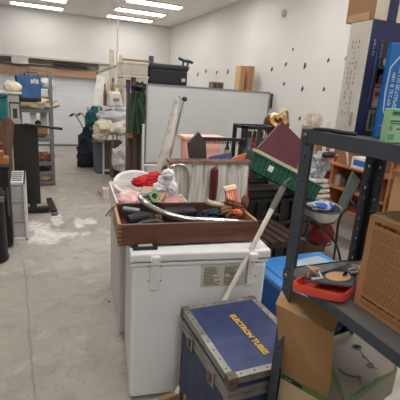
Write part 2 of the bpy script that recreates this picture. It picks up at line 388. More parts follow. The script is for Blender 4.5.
# second low shelf carrying shoes
z = (LV[2] + LV[3]) / 2
t['label'] = 'dark and orange tool lying on the lower shelf board'
t['category'] = 'tool'; t.name = 'hand_tool'; t.location = (q.x, Y + .12, z + .005)
MB().blob((q.x, Y + .12, z + .045), (.12, .08, .05), .2, 3, 2).build('body', M((60, 55, 55), .6), t, smooth=True)
MB().tube([(q.x - .1, Y + .06, z + .05), (q.x, Y + .02, z + .11), (q.x + .1, Y + .06, z + .05)], .013, 6).build('grip', M((190, 90, 60), .6), t, smooth=True)
un = [o for o in bpy.data.objects if o.name == 'shelving_unit'][0]
MB().span((xl, Y - .01, z - .02), (xr, Y + sd + .01, z)).span((xl, Y - .02, z - .05), (xr, Y - .01, z)).build('shelf', M((118, 120, 126), .5, .2), un)
# white shelves/table further left with pillow and teal bin
Y2 = 6.0
a, b = ay(3, 98, Y2), ay(26, 93, Y2)
t = thing('white_cabinet', 'cream low cabinet standing left of the grey shelving', 'cabinet', ((a.x + b.x) / 2, Y2 + .25, 0))
MB().span((a.x - .5, Y2 + .1, 0), (b.x - .1, Y2 + .5, b.z - .03)).build('body', M((200, 196, 186), .6), t, bevel=.01)
MB().span((a.x - .52, Y2 + .06, b.z - .03), (b.x - .06, Y2 + .54, b.z)).build('top', M((214, 208, 196), .5), t, bevel=.008)
q = ay(14, 108, Y2 + .09)
f = facing((q.x - .06, Y2 + .1, q.z - .14), (.14, 0, 0), (0, 0, .22), (0, -1, 0))
prints(MB(), f, [(0, 0, .1, 1), (.9, 0, 1, 1), (0, .9, 1, 1), (.3, .0, .7, .6)], .004).build('label_print', M((60, 75, 70)), t)
q = ay(12, 86, Y2 + .2)
tag(MB().blob((q.x, Y2 + .28, b.z + .062), (.12, .1, .085), .08, 2, 12).build('pillow', M((222, 212, 184), .85), smooth=True), 'cream pillow resting on the cream cabinet near the blue bag', 'pillow')
a2 = ay(0, 121, 5.0); b2 = ay(7, 94, 5.0)
t = thing('teal_bin', 'teal plastic bin at the picture edge above the brown headboard', 'bin', (b2.x - .2, 5.15, .0))
MB().span((b2.x - .4, 5.0, a2.z), (b2.x - .01, 5.3, b2.z - .03)).build('body', M((18, 112, 112), .5), t, bevel=.02)
MB().span((b2.x - .42, 4.98, b2.z - .04), (b2.x, 5.32, b2.z)).build('rim', M((40, 80, 105), .5), t, bevel=.01)
tag(MB().span((b2.x - .45, 4.95, 0), (b2.x, 5.34, a2.z - .0005)).build('wooden_stand', CARD2, bevel=.01), 'brown stand carrying the teal bin at the picture edge', 'stand')
# brown curved headboard
Y3 = 4.75
hx = [ay(u, v, Y3) for u, v in ((0, 128), (2, 121), (5, 117.5), (8, 117), (11, 119), (14, 123), (14, 130), (11, 165))]
pts = [V((-1.0, Y3, hx[0].z))] + [V((p.x, Y3, p.z)) for p in hx] + [V((hx[-1].x - .08, Y3, .0)), V((-1.0, Y3, 0))]
t = thing('headboard', 'brown wooden headboard with a rounded top behind the black panel', 'headboard', (-.5, Y3, 0))
MB().slab(pts, (0, .05, 0)).build('panel', wood((82, 58, 46), (116, 88, 72), 2, 3), t, bevel=.006)
q = ay(3, 148, Y3 - .2)
tag(MB().span((q.x - .35, Y3 - .28, 0), (q.x + .0, Y3 - .03, q.z + .06)).build('red_case', M((110, 42, 32), .6), bevel=.02), 'dark red case in front of the brown headboard, cut by the frame', 'case')
# black panel on foot
Y4 = 5.08
A = ay(13.5, 123, Y4 - .1); B = ay(37.5, 127, Y4); zb = .02
t = thing('folded_table', 'tall black panel standing on edge on a T-shaped foot beside the aisle', 'panel stand', (B.x - .1, Y4, 0))
MB().span((ay(14, 160, Y4).x, Y4 - .02, .12), (B.x - .1 + .1, Y4 + .03, ay(25, 124, Y4).z)).build('panel', M((34, 29, 28), .6), t, bevel=.004)
zt = ay(30, 124, Y4).z
fL = ay(38, 127, Y4 - .06); fR = ay(62.5, 129, Y4 - .06)
MB().bar((ay(24, 122, Y4 - .06).x, Y4 - .05, zt + .0), (fR.x, Y4 - .05, fR.z), .06, .028).build('arm', BLACK, t, bevel=.006)
ff = az(55, 206, .03)
fl = az(27, 206, .03)
MB().bar((fl.x - .03, Y4 + .0, .045), (ff.x - .08, Y4 + .0, .045), .07, .07).build('foot_rail', BLACK, t, bevel=.01)
MB().bar((ff.x - .06, Y4 + .45, .035), (ff.x - .02, Y4 - .12, .035), .07, .07).build('foot', BLACK, t, bevel=.012)
MB().lathe([(.0, 0), (.04, 0), (.04, .03), (0, .035)], (ff.x - .02, Y4 - .13, .0)).build('foot_pad', M((105, 105, 108), .5), t, smooth=True)
MB().bar((fl.x + .08, Y4, .08), (fl.x + .08, Y4, .3), .08, .05).build('upright', BLACK, t)
# white radiator / air cleaner
c0 = az(15, 243, 0); c1 = az(28.5, 234, 0)
Yr = 4.15
xL, xR = ay(11, 233, Yr).x, ay(28, 233, Yr).x
zt = ay(22, 182, Yr).z
t = thing('white_shelf_cube', 'slim white glass-sided cabinet standing on the floor beside the black cabinet', 'cabinet', ((xL + xR) / 2, Yr, 0))
sh = MB()
for x in (xL + .012, xR - .012): sh.span((x - .012, Yr, 0), (x + .012, Yr + .55, zt))
sh.span((xL, Yr, 0), (xR, Yr + .55, .03)).span((xL, Yr, zt - .03), (xR, Yr + .55, zt))
sh.build('frame', WHITE, t, bevel=.004)
MB().span((xL + .024, Yr + .03, .03), (xR - .024, Yr + .05, zt - .03)).build('glass_front', M((196, 190, 186), .25, var=.2, scale=6), t)
MB().span((xL + .024, Yr + .005, zt * .66), (xR - .024, Yr + .03, zt * .68)).span((xL + .024, Yr + .005, zt * .33), (xR - .024, Yr + .03, zt * .35)).build('shelf', M((190, 184, 178), .5), t)
q = MB(); 
for k in range(5): q.span((xL + .03, Yr + .06 + k * .09, zt), (xR - .03, Yr + .1 + k * .09, zt + .004))
q.build('top_grille', M((70, 90, 88), .5), t)
# black cabinet
Yc = 3.95; xR2 = ay(14, 240, Yc).x; zt = ay(12, 166, Yc).z
t = thing('black_cabinet', 'black cabinet with wooden things on top at the left edge', 'cabinet', (xR2 - .2, Yc, 0))
MB().span((xR2 - .5, Yc + .02, .02), (xR2 - .01, Yc + .5, zt - .03)).build('body', M((32, 31, 32), .55), t, bevel=.006)
MB().span((xR2 - .52, Yc, zt - .03), (xR2, Yc + .52, zt)).build('top', M((26, 26, 27), .5), t, bevel=.006)
MB().span((xR2 - .24, Yc + .0, .06), (xR2 - .06, Yc + .02, zt - .08)).build('door', M((42, 40, 40), .35), t, bevel=.004)
MB().tube([(xR2 - .03, Yc - .02, .35), (xR2 - .03, Yc - .02, .62)], .012, 8).build('handle', M((90, 80, 72), .5), t, smooth=True)
q = ay(2, 158, Yc + .1)
t = thing('wood_block', 'small orange-brown wooden block on top of the black cabinet', 'block', (q.x - .03, Yc + .15, zt))
MB().span((q.x - .2, Yc + .08, zt), (q.x + .05, Yc + .24, zt + .06)).span((q.x - .2, Yc + .1, zt + .06), (q.x + .01, Yc + .2, zt + .12)).build('blocks', wood((150, 92, 52), (188, 128, 80)), t, bevel=.004)
# black bin in the corner
Yb = 3.72; xb = ay(0, 256, Yb).x; rb = abs(ay(9.5, 256, Yb).x - xb) ; zt = ay(4, 187, Yb).z
t = thing('black_bin', 'black round waste bin at the lower left picture edge', 'bin', (xb - .05, Yb, 0))
rb += .05
MB().lathe([(rb * .95, 0), (rb, .02), (rb, .03), (rb * .93, .05), (rb * .93, zt - .1), (rb, zt - .09)], (xb - .05, Yb, 0), seg=28).build('body', M((20, 20, 22), .4), t, smooth=True)
MB().lathe([(rb * 1.0, zt - .09), (rb * 1.0, zt - .05), (rb * .8, zt - .01), (.0, zt)], (xb - .05, Yb, 0), seg=28).build('lid', M((28, 28, 30), .4), t, smooth=True)
MB().span((xb + .01, Yb - rb - .004, zt - .1), (xb + rb * .6, Yb - rb * .75, zt - .06)).build('latch', M((110, 112, 118), .4), t)
# ================================================================== far right of aisle: white shelf cluster
Yw = 7.2
xa, xb = ay(103.5, 150, Yw).x, ay(126, 150, Yw).x
zt = ay(110, 107, Yw).z
t = thing('white_shelf', 'white metal shelf frame loaded with cushions and cloth', 'shelf', ((xa + xb) / 2, Yw, 0))
xm = ay(113, 150, Yw).x
for x, y, h in ((xa, Yw, ay(103, 70, Yw).z * 0 + zt + .02), (xm, Yw - .0, zt + .02), (xb, Yw, zt + .02), (xa, Yw + .5, zt), (xb, Yw + .5, zt)):
    MB().box((x, y, h / 2), (.03, .03, h)).build('post', M((226, 226, 222), .5), t)
for v in (107, 134, 170):
    z = ay(110, v, Yw).z
    MB().span((xa - .01, Yw - .01, z - .025), (xb + .01, Yw + .52, z)).build('shelf_board', M((224, 223, 218), .5), t)
z1 = zt; z2 = ay(110, 134, Yw).z; z3 = ay(110, 170, Yw).z
# white mixing-bowl appliance
q = ay(116, 100, Yw - .05)
t = thing('white_slow_cooker', 'white squat appliance with round badge on the white shelf top', 'appliance', (q.x, Yw + .15, z1))
wq = ay(124, 100, Yw).x - ay(108.5, 100, Yw).x
a = MB().box((q.x + .01, Yw + .14, z1 + .14), (wq, .3, .26), taper=1); 
for v in a.bm.verts:
    if v.co.z > z1 + .1: v.co.x = q.x + (v.co.x - q.x) * .62
a.build('housing', M((232, 230, 226), .35), t, bevel=.04, smooth=True)
MB().lathe([(0, 0), (.06, 0), (.06, .006), (0, .008)], (q.x + .01, Yw - .012, z1 + .13), Euler((PI / 2, 0, 0)).to_matrix() @ Matrix.Diagonal((1, .55, 1))).build('badge', M((170, 140, 130), .5), t)
# assorted small things above
def bottle(u, v0, v1, y, mat, name, label, cat, r=None, capm=None, zb=None, group=None):
    a, b = ay(u, v1, y), ay(u, v0, y); z = a.z if zb is None else zb; h = b.z - z; r = r or h * .2
    t = thing(name, label, cat, (a.x, y, z), 0, group)
    MB().lathe([(r * .9, 0), (r, h * .05), (r, h * .6), (r * .45, h * .75), (r * .4, h * .88)], (a.x, y, z), seg=16).build('body', mat, t, smooth=True)
    MB().lathe([(r * .48, h * .87), (r * .48, h)], (a.x, y, z), seg=12).build('cap', capm or WHITE, t, smooth=True)
    return t
YS = Yw + .35
bottle(105, 84, 107, YS, M((120, 92, 60), .5), 'bottle', 'brown bottle at the aisle end of the white shelf top', 'bottle', .03, M((180, 60, 50)), z1)
bottle(108.5, 80, 107, YS, M((212, 198, 170), .5), 'bottle', 'cream bottle second from the aisle on the white shelf top', 'bottle', .035, CREAM, z1)
bottle(113, 78, 107, YS + .05, M((150, 140, 90), .5), 'bottle', 'olive bottle behind the white squat appliance', 'bottle', .035, M((100, 60, 50)), z1)
bottle(118, 80, 107, YS + .05, M((200, 190, 120), .5), 'bottle', 'yellowish bottle behind the white squat appliance', 'bottle', .035, M((90, 130, 90)), z1)
bottle(122.5, 79, 107, YS + .05, M((180, 170, 160), .5), 'bottle', 'pale grey bottle next to the purple canister', 'bottle', .035, M((80, 70, 80)), z1)
for u0, u1, v0, c, l in ((126, 130.5, 80, (96, 66, 110), 'purple tall canister nearest the pale bottles'), (131, 136, 77.5, (84, 56, 104), 'purple tall canister with dark lid beside the black cloth')):
    a, b = ay(u0, 92, 5.66), ay(u1, v0, 5.66)
    t = thing('purple_canister', l, 'canister', ((a.x + b.x) / 2, 5.66, a.z)); r = (b.x - a.x) / 2
    MB().lathe([(r, 0), (r, b.z - a.z - .05)], ((a.x + b.x) / 2, 5.66, a.z)).build('body', M(c, .5), t, smooth=True)
    MB().lathe([(r * 1.05, b.z - a.z - .05), (r * 1.05, b.z - a.z)], ((a.x + b.x) / 2, 5.66, a.z)).build('lid', M((60, 50, 66), .5), t, smooth=True)
zc = ay(128, 92, 5.66).z; a = ay(127, 110, 5.66); b = ay(137, 110, 5.66)
tag(MB().span((a.x, 5.60, 0), (b.x, 5.73, zc - .001)).build('narrow_cupboard', M((90, 84, 80), .6), bevel=.01), 'narrow grey cupboard under the purple canisters behind the green coat', 'cupboard')
# cushions and cloth on white shelf
def soft(u, v, y, ru, rv, d, mat, name, label, cat, zb=None, amp=.12, fr=2.6, seed=1, group=None, sub=4):
    p = ay(u, v, y); sc = (p - V((0, 0, H))).length / F
    rz_ = rv * sc; z = p.z if zb is None else zb + rz_ * .75
    return tag(MB().blob((p.x, y + d * .0, z), (ru * sc, d, rz_), amp, fr, seed, sub).build(name, mat, smooth=True), label, cat, group)
soft(114, 119, Yw + .12, 16, 6.5, .25, M((205, 204, 210), .85), 'cushion', 'grey-white cushion stuffed under the top of the white shelf', 'cushion', z2 + .22, .1, 2, 2)
soft(104, 128, Yw - .02, 10, 8, .2, M((226, 214, 186), .9), 'cream_cloth', 'cream crumpled cloth hanging at the aisle end of white shelf', 'cloth', z2, .17, 2.0, 3)
soft(119, 129, Yw + .02, 11, 8, .24, M((224, 216, 204), .9), 'folded_sheet', 'off-white folded sheet beneath the grey cushion on white shelf', 'sheet', z2, .14, 2.2, 5)
soft(100, 136, Yw - .06, 7, 6, .14, M((210, 196, 168), .9), 'beige_cloth', 'beige rumpled cloth drooping from the cream cloth toward the jackets', 'cloth', None, .17, 2, 7)
# lower: dark folder, plastic bag
a, b = ay(113, 178, 6.95), ay(121.5, 141, 6.95)
t = thing('speaker_box', 'dark grey upright box with wooden side below the white shelf cloths', 'box', ((a.x + b.x) / 2, 7.0, 0))
MB().span((a.x, 6.9, 0.0), (b.x, 7.12, b.z)).build('body', M((58, 60, 66), .6), t, bevel=.006)
MB().span((a.x - .03, 6.9, 0.0), (a.x, 7.12, b.z)).build('side', wood((110, 76, 50), (140, 100, 70), 2), t)
soft(120, 160, 6.7, 7, 13, .16, M((214, 212, 212), .35, var=.2), 'plastic_bag', 'white translucent plastic bag of things hanging below the shelf', 'bag', None, .3, 2.4, 9)
soft(115, 177, 6.5, 2.6, 2.6, .05, M((150, 70, 80), .5, var=.4, scale=20), 'pink_bundle', 'small dull pink bundle at the foot of the white plastic bag', 'bundle', 0, .3, 3, 4, sub=3)
# black jacket heap, grey bin, white legs
p = az(85, 165, 0)
t = thing('jacket_heap', 'black jackets heaped against the grey bin by the garage door', 'jackets', (p.x + .15, 7.9, 0))
a = MB()
for (u, v, r, s) in ((94, 142, .34, 1), (88, 152, .26, 2), (84, 163, .16, 3), (91, 166, .2, 4), (98, 138, .25, 5)):
    q = ay(u, v, 7.9); a.blob((q.x, 7.9 + .05 * s * .3, max(q.z, r * .8)), (r * .75, r * .7, r), .28, 2.5, s, 3)
a.build('cloth', M((34, 40, 54), .85, var=.3), t, smooth=True)
q = ay(96, 118, 8.0)
tag(MB().blob((q.x, 8.05, q.z - .06), (.2, .14, .26), .15, 2.5, 11).build('teal_pouch', M((28, 92, 96), .7), smooth=True), 'dark teal pouch on the heap above the black jackets', 'pouch')
a, b = az(95, 171, 0), ay(112, 143, 7.35)
t = thing('grey_bin', 'grey plastic bin on the floor next to the black jackets', 'bin', ((a.x + b.x) / 2, 7.45, 0))
MB().box(((a.x + b.x) / 2 + .0, 7.45, b.z / 2), (.36, .36, b.z), taper=.88).build('body', M((104, 108, 112), .6), t, bevel=.02)
MB().box(((a.x + b.x) / 2 + .0, 7.45, b.z), (.39, .39, .03)).build('rim', M((90, 94, 98), .6), t, bevel=.01)
# bicycle-like chrome handle by the garage door
A0, A1, A2 = ay(72, 117, 9.2), ay(80, 123, 9.2), ay(86, 132, 9.2)
t = thing('walker_frame', 'metal walking frame with bent handles in front of the garage door', 'walking frame', (A1.x, 9.2, 0))
for dx, dy in ((0, 0), (.18, .25)):
    o = V((dx, dy, .02))
    MB().tube([A0 + o, A0 + o + V((.06, 0, .06)), A1 + o, A2 + o + V((.02, 0, -.1)), V((A2.x + dx + .08, 9.2 + dy, .02))], .016, 8).build('tube', STEEL, t, smooth=True)
    MB().tube([A0 + o + V((-.05, -.02, .0)), A0 + o + V((.03, 0, .05))], .022, 8).build('grip', BLACK, t, smooth=True)
# leaning white plank and cream planks
def plank(u0, v0, u1, v1, y0, y1, w, th, mat, name, label, cat):
    return tag(MB().bar(ay(u0, v0, y0), ay(u1, v1, y1), w, th, (0, -1, 0)).build(name, mat), label, cat)
plank(101, 76, 88.5, 145, 9.4, 8.9, .17, .03, M((216, 212, 200), .7), 'white_plank', 'long off-white plank leaning beside the garage door edge', 'plank')
plank(112, 50, 112, 106, 7.75, 7.65, .085, .04, M((220, 208, 182), .7), 'cream_board', 'tall cream board rising above the white shelf next to the pole', 'board')
plank(121, 55, 121, 106, 7.7, 7.65, .05, .04, M((208, 196, 172), .7), 'cream_board', 'short cream board rising right of the white pole', 'board')
plank(97, 73, 119, 65, 7.3, 7.45, .04, .06, M((140, 134, 126), .5, .3), 'grey_rail', 'grey rail slanting upward to the white pole above the shelf', 'rail')
# rack behind the whiteboard
Yk = 5.75; zk = ay(165, 87.5, Yk).z
t = thing('storage_rack', 'pale steel rack hidden behind the whiteboard with a long deck', 'rack', (2.4, Yk, 0))
xk0 = ay(124, 88, Yk).x; xk1 = 3.35
MB().span((xk0, Yk, zk - .05), (xk1, Yk + .75, zk)).build('deck', M((196, 188, 174), .6), t, bevel=.004)
for x in (ay(138, 88, Yk + .4).x, xk1 - .03):
    for y in (Yk + .03, Yk + .72): MB().box((x, y, (zk - .05) / 2), (.05, .05, zk - .05)).build('leg', M((150, 150, 150), .5, .3), t)
# cream cartons stacked
for v0, v1, l in ((76.5, 88, 'lower cream storage box above the purple canisters'), (63, 76, 'upper cream storage box above the purple canisters')):
    a, b = ay(124, v1, Yk + .06), ay(148.5, v0, Yk + .06)
    z0_ = zk if v1 == 88 else ZB
    h = b.z - z0_; ZB = b.z
    t = thing('storage_box', l, 'storage box', ((a.x + b.x) / 2, Yk + .3, z0_), 0, 'cream storage boxes on the rack deck')
    MB().span((a.x, Yk + .07, z0_), (b.x, Yk + .55, b.z - .03)).build('body', M((206, 198, 180), .6), t, bevel=.01)
    MB().span((a.x - .01, Yk + .06, b.z - .035), (b.x + .01, Yk + .56, b.z)).build('lid', M((214, 208, 194), .5), t, bevel=.008)
q = ay(123, 61, Yk + .2); q2 = ay(147, 64, Yk + .2)
tag(MB().bar((q.x, Yk + .2, ZB + .02), (q2.x + .05, Yk + .2, ZB + .02), .05, .04).build('brown_stick', M((150, 122, 92), .7)), 'brown stick lying on the upper cream storage box', 'stick')
# long black case
a, b = ay(148.5, 83, Yk + .1), ay(188, 66, Yk + .1)
t = thing('long_black_case', 'long black case lying on the rack above the whiteboard', 'case', ((a.x + b.x) / 2, Yk + .3, zk))
ztc = b.z
MB().span((a.x, Yk + .08, zk + .03), (b.x, Yk + .45, ztc - .07)).build('body', M((26, 27, 30), .45), t, bevel=.035)
MB().span((a.x - .01, Yk + .07, ztc - .09), (b.x + .01, Yk + .46, ztc)).build('lid', M((38, 40, 46), .45), t, bevel=.03)
MB().span((b.x - .1, Yk + .055, zk + .1), (b.x - .05, Yk + .075, zk + .15)).build('latch', M((190, 190, 192), .4), t)
for x in (a.x + .08, b.x - .08): MB().span((x - .03, Yk + .1, zk), (x + .03, Yk + .4, zk + .035)).build('foot', BLACK, t)
q = ay(186, 61, Yk + .2)
t = thing('teal_handle_tool', 'dark teal T-shaped handle standing on the long black case', 'tool', (q.x, Yk + .2, ztc))
MB().tube([(q.x - .05, Yk + .2, ztc - .0), (q.x - .04, Yk + .2, q.z)], .016, 8).tube([(q.x + .03, Yk + .2, ztc), (q.x + .035, Yk + .2, q.z)], .016, 8).build('posts', M((22, 62, 60), .5), t, smooth=True)
MB().tube([(q.x - .12, Yk + .2, q.z + .03), (q.x - .04, Yk + .2, q.z), (q.x + .05, Yk + .2, q.z), (q.x + .11, Yk + .2, q.z - .02)], .022, 8).build('crossbar', M((20, 58, 58), .5), t, smooth=True)
q, q2 = ay(149.5, 62.5, Yk + .2), ay(154, 56, Yk + .2)
tag(MB().span((q.x, Yk + .2, ztc - .0), (q2.x, Yk + .25, q2.z)).build('small_slate_box', M((74, 92, 106), .6), bevel=.006), 'small slate blue box on the aisle end of the long black case', 'box')
q = ay(167, 88, Yk)
a, b = ay(160, 86, Yk - .08), ay(194, 86, Yk - .08)
tag(MB().span((a.x, Yk - .1, zk + .001), (b.x, Yk + .07, zk + .02)).build('grey_batten', M((120, 116, 112), .6)), 'thin grey slat sticking out beneath the long black case', 'slat')
# two tall cardboard boxes and a small brown box
for (u0, u1, v0, c, l, dep) in ((239, 246.5, 66, (196, 156, 112), 'narrow tan cardboard box, the more slender of the upright pair above the whiteboard', .16), (246.8, 256, 66.5, (178, 136, 96), 'wider tan cardboard box standing upright at the wall end above the whiteboard', .2)):
    a, b = ay(u0, 92, Yk + .0), ay(u1, v0, Yk)
    t = thing('tall_carton', l, 'cardboard box', ((a.x + b.x) / 2, Yk + .1, zk))
    MB().span((a.x, Yk + .02, zk), (b.x - .006, Yk + .02 + dep, b.z)).build('body', M(c, .8, var=.06), t, bevel=.003)
    MB().span((a.x + (b.x - a.x) * .42, Yk + .017, zk), (a.x + (b.x - a.x) * .56, Yk + .021, b.z)).build('tape', M((160, 116, 76), .5), t)
a, b = ay(212.5, 89.5, Yk), ay(224.5, 82.5, Yk)
t = thing('brown_bookend', 'small dark brown box on the deck above the whiteboard', 'box', ((a.x + b.x) / 2, Yk + .1, zk))
MB().span((a.x, Yk + .02, zk), (b.x, Yk + .16, b.z)).build('body', M((130, 104, 92), .7), t, bevel=.004)
MB().span((a.x + .02, Yk + .014, zk + .02), (a.x + .07, Yk + .02, b.z - .02)).span((a.x + .1, Yk + .014, zk + .02), (b.x - .03, Yk + .02, b.z - .02)).build('front_panel', M((88, 62, 54), .7), t)
# ------------------------------------------------------------------ whiteboard
YB = 5.3
a, b = ay(147, 85, YB), ay(270, 92, YB); zt = (a.z + b.z) / 2; zb_ = ay(146, 163, YB).z
t = thing('whiteboard', 'large blank whiteboard with thin aluminium frame standing across the room', 'whiteboard', ((a.x + b.x) / 2, YB, 0))
MB().span((a.x, YB, zb_), (b.x, YB + .015, zt)).build('panel', M((206, 207, 206), .28, var=.03, scale=2), t)
fr = MB()
for (p0, p1) in (((a.x, zt), (b.x, zt)), ((a.x, zb_), (b.x, zb_)), ((a.x, zb_), (a.x, zt)), ((b.x, zb_), (b.x, zt))):
    fr.bar((p0[0], YB + .005, p0[1]), (p1[0], YB + .005, p1[1]), .022, .03, (0, 1, 0))
fr.build('frame', M((150, 150, 150), .4, .5), t)
for x in (a.x + .03, b.x - .05):
    MB().box((x, YB + .06, zt / 2), (.04, .04, zt - .1)).build('leg', M((190, 190, 186), .5), t)
    MB().box((x, YB + .06, .03), (.05, .45, .04)).build('foot', GREY, t)
MB().box((b.x + .03, YB - .02, zt - .12), (.025, .03, .22)).build('clip', DGREY, t)
# white pipe frame left of board
q0, q1 = ay(143.5, 124, 5.1), ay(143, 172, 5.1)
t = thing('pipe_frame', 'white pipe frame standing at the lower aisle corner of the whiteboard', 'frame', (q0.x, 5.1, 0))
MB().tube([(q0.x, 5.1, q0.z), (q1.x, 5.1, 0)], .016, 8).build('upright', WHITE, t, smooth=True)
q2 = ay(165, 167, 5.1); MB().tube([(q0.x, 5.1, ay(143, 165, 5.1).z), (q2.x + .15, 5.1, q2.z)], .016, 8).build('crossbar', WHITE, t, smooth=True)
MB().tube([(q2.x + .15, 5.1, q2.z), (q2.x + .15, 5.1, 0)], .016, 8).build('upright', WHITE, t, smooth=True)
# green coat on dark planks
Yg = 5.46
t = thing('green_coat', 'dark green coat hanging over brown boards left of the whiteboard', 'coat', (ay(137, 110, Yg).x, Yg, ay(137, 132, Yg).z))
a, b = ay(128, 133, Yg - .1), ay(145.5, 92, Yg - .1)
def cf(i, j): return .025 * math.sin(i * 16 + j * 2) + .015 * math.sin(i * 31 + 1)
mb = MB().sheet((a.x, Yg - .12, a.z), (b.x - a.x, 0, 0), (0, 0, b.z - a.z), cf, 30, 12, .05)
for v in mb.bm.verts:
    k = (v.co.z - a.z) / (b.z - a.z)
    if k > .6: v.co.x = (a.x + b.x) / 2 + (v.co.x - (a.x + b.x) / 2) * (1 - (k - .6) * .55)
mb.build('body', M((54, 78, 56), .85, var=.2), t, smooth=True)
for s, x0 in ((-1, a.x + .03), (1, b.x - .05)): MB().tube([(x0 + .06 * -s, Yg - .14, b.z - .1), (x0, Yg - .16, b.z - .26), (x0 + .0 * s, Yg - .16, a.z + .1)], [.04, .05, .035], 10).build('sleeve', M((48, 70, 50), .85, var=.2), t, smooth=True)
q = ay(141, 87, Yg - .05)
tag(MB().blob((q.x, Yg - .0, q.z - .01), (.1, .08, .07), .25, 2.5, 6).build('black_cloth', BLACK, smooth=True), 'black cloth bunched on top of the green coat', 'cloth')
for k, (u0, u1, c1, c2, l) in enumerate(((128, 131.5, (70, 48, 40), (96, 68, 54), 'dark brown board nearest the plastic bag below the green coat'), (132, 138, (60, 46, 38), (98, 78, 62), 'dark weathered board in the middle below the green coat'), (138.5, 141.5, (54, 40, 34), (80, 60, 50), 'blackish brown board next to the white pipe frame'))):
    a, b = ay(u0, 133, Yg), ay(u1, 125, Yg)
    tag(MB().span((a.x, Yg + .0, 0), (b.x, Yg + .07, b.z + .3)).build('dark_board', wood(c1, c2, 2, 3), bevel=.004), l, 'board')
t = thing('wooden_crossbar', 'short orange-brown wooden ledge under the green coat hem', 'ledge', (ay(130, 137, Yg - .1).x, Yg - .06, ay(130, 137, Yg).z))
a, b = ay(127, 138, Yg - .1), ay(133, 134.5, Yg - .1); MB().span((a.x, Yg - .1, a.z), (b.x, Yg - .0003, b.z)).build('ledge_board', wood((150, 96, 60), (180, 126, 84)), t)
# ================================================================== middle: freezer, second chest
FW = Matrix.Translation((.400, 1.672, 0)) @ Matrix.Rotation(math.radians(-9.7), 4, 'Z')
def rooted(name, label, cat, mat, group=None):
    t = thing(name, label, cat, group=group); t.matrix_basis = mat; return t
FZ = M((228, 229, 230), .45, var=.04, scale=3)
t = rooted('chest_freezer', 'white chest freezer seen from its hinged back with the wooden drawer on top', 'freezer', FW)
L = True
MB().span((0.004, .004, .02), (.696, .55, .775)).build('cabinet', FZ, t, bevel=.018, local=L)
MB().span((0, 0, .776), (.70, .554, .796)).build('top_rim', FZ, t, bevel=.006, local=L)
MB().span((-.006, -.01, .803), (.706, .56, .85)).build('lid', M((226, 226, 224), .4, var=.03), t, bevel=.01, local=L)
MB().span((.01, .01, .79), (.69, .54, .806)).build('gasket', M((110, 108, 104), .8), t, local=L)
for x in (.115, .608):
    h = MB().span((x - .02, -.014, .66), (x + .02, .004, .80)).span((x - .012, -.02, .72), (x + .012, -.012, .79)).build('hinge', WHITE, t, bevel=.003, local=L)
    MB().span((x - .022, -.03, .795), (x + .022, .0, .838)).build('knuckle', M((232, 232, 230), .4), h, bevel=.006, local=L)
    sc = MB()
    for z in (.70, .78):
        for dx in (-.03, .03): sc.lathe([(0, 0), (.004, 0), (.003, .003), (0, .003)], (x + dx, .002, z), Euler((PI / 2, 0, 0)).to_matrix(), 8)
    sc.build('screw', DGREY, h, local=L)
st = MB().span((.348, -.001, .652), (.572, .003, .776)).build('rating_label', M((196, 192, 178), .7, var=.08, scale=20), t, local=L)
f = facing((.352, -.0011, .657), (.213, 0, 0), (0, 0, .114), (0, -1, 0))
rc = []
random.seed(3)
for c, (s0, s1) in enumerate(((.04, .46), (.54, .96))):
    tt = .92
    while tt > .06:
        if not (c == 1 and .45 < tt < .6): rc.append((s0, tt - .035, s0 + (s1 - s0) * random.uniform(.5, 1), tt))
        tt -= .07
rc += [(.54, .47, .56, .62), (.56, .6, .95, .62), (.93, .47, .95, .6), (.68, .5, .8, .57)]
prints(MB(), f, rc, .0006).build('printing', M((96, 94, 90), .8), st, local=L)
tt = thing('name_plate', 'small black tag with grey paper insert lying on the freezer lid under the drawer', 'tag', (.52, 1.67, .851))
a = az(133.5, 250, .852); b = az(158, 249, .852)
MB().bar((a.x, a.y + .012, .861), (b.x, b.y + .012, .861), .04, .018).build('holder', BLACK, tt, bevel=.004)
a2 = az(139, 249, .86); b2 = az(153, 248, .86)
MB().bar(V((a2.x, a2.y + .014, .8712)), V((b2.x, b2.y + .014, .8712)), .026, .002).build('insert', M((172, 166, 156), .6, var=.3, scale=60), tt)
C2 = Matrix.Translation((.47, 2.275, 0)) @ Matrix.Rotation(math.radians(-6), 4, 'Z')
t = rooted('white_chest', 'second white chest standing behind the freezer, covered with clutter', 'chest', C2)
MB().span((0, 0, .0), (.82, .72, .80)).build('cabinet', M((204, 203, 200), .5, var=.05), t, bevel=.01, local=L)
MB().span((-.006, -.006, .80), (.826, .726, .845)).build('lid', M((214, 213, 210), .5), t, bevel=.008, local=L)
CT = .846
for u, v, sz, l in ((106, 299, .012, 'largest pale crumb of debris on the floor beside the freezers'), (109, 302, .009, 'small dark crumb next to the largest crumb beside the freezers'), (103, 303, .008, 'small pale crumb farthest from the freezers'), (117, 341, .008, 'lone crumb on the floor close to the front freezer')):
    q = az(u, v, 0)
    tag(MB().blob((q.x, q.y, sz * .4), (sz * 1.3, sz, sz * .5), .4, 2.5, u, 2).build('floor_crumb', M((112, 104, 92) if 'dark' in l else (196, 190, 178), .9), smooth=True), l, 'debris', 'crumbs on the floor by the freezers')
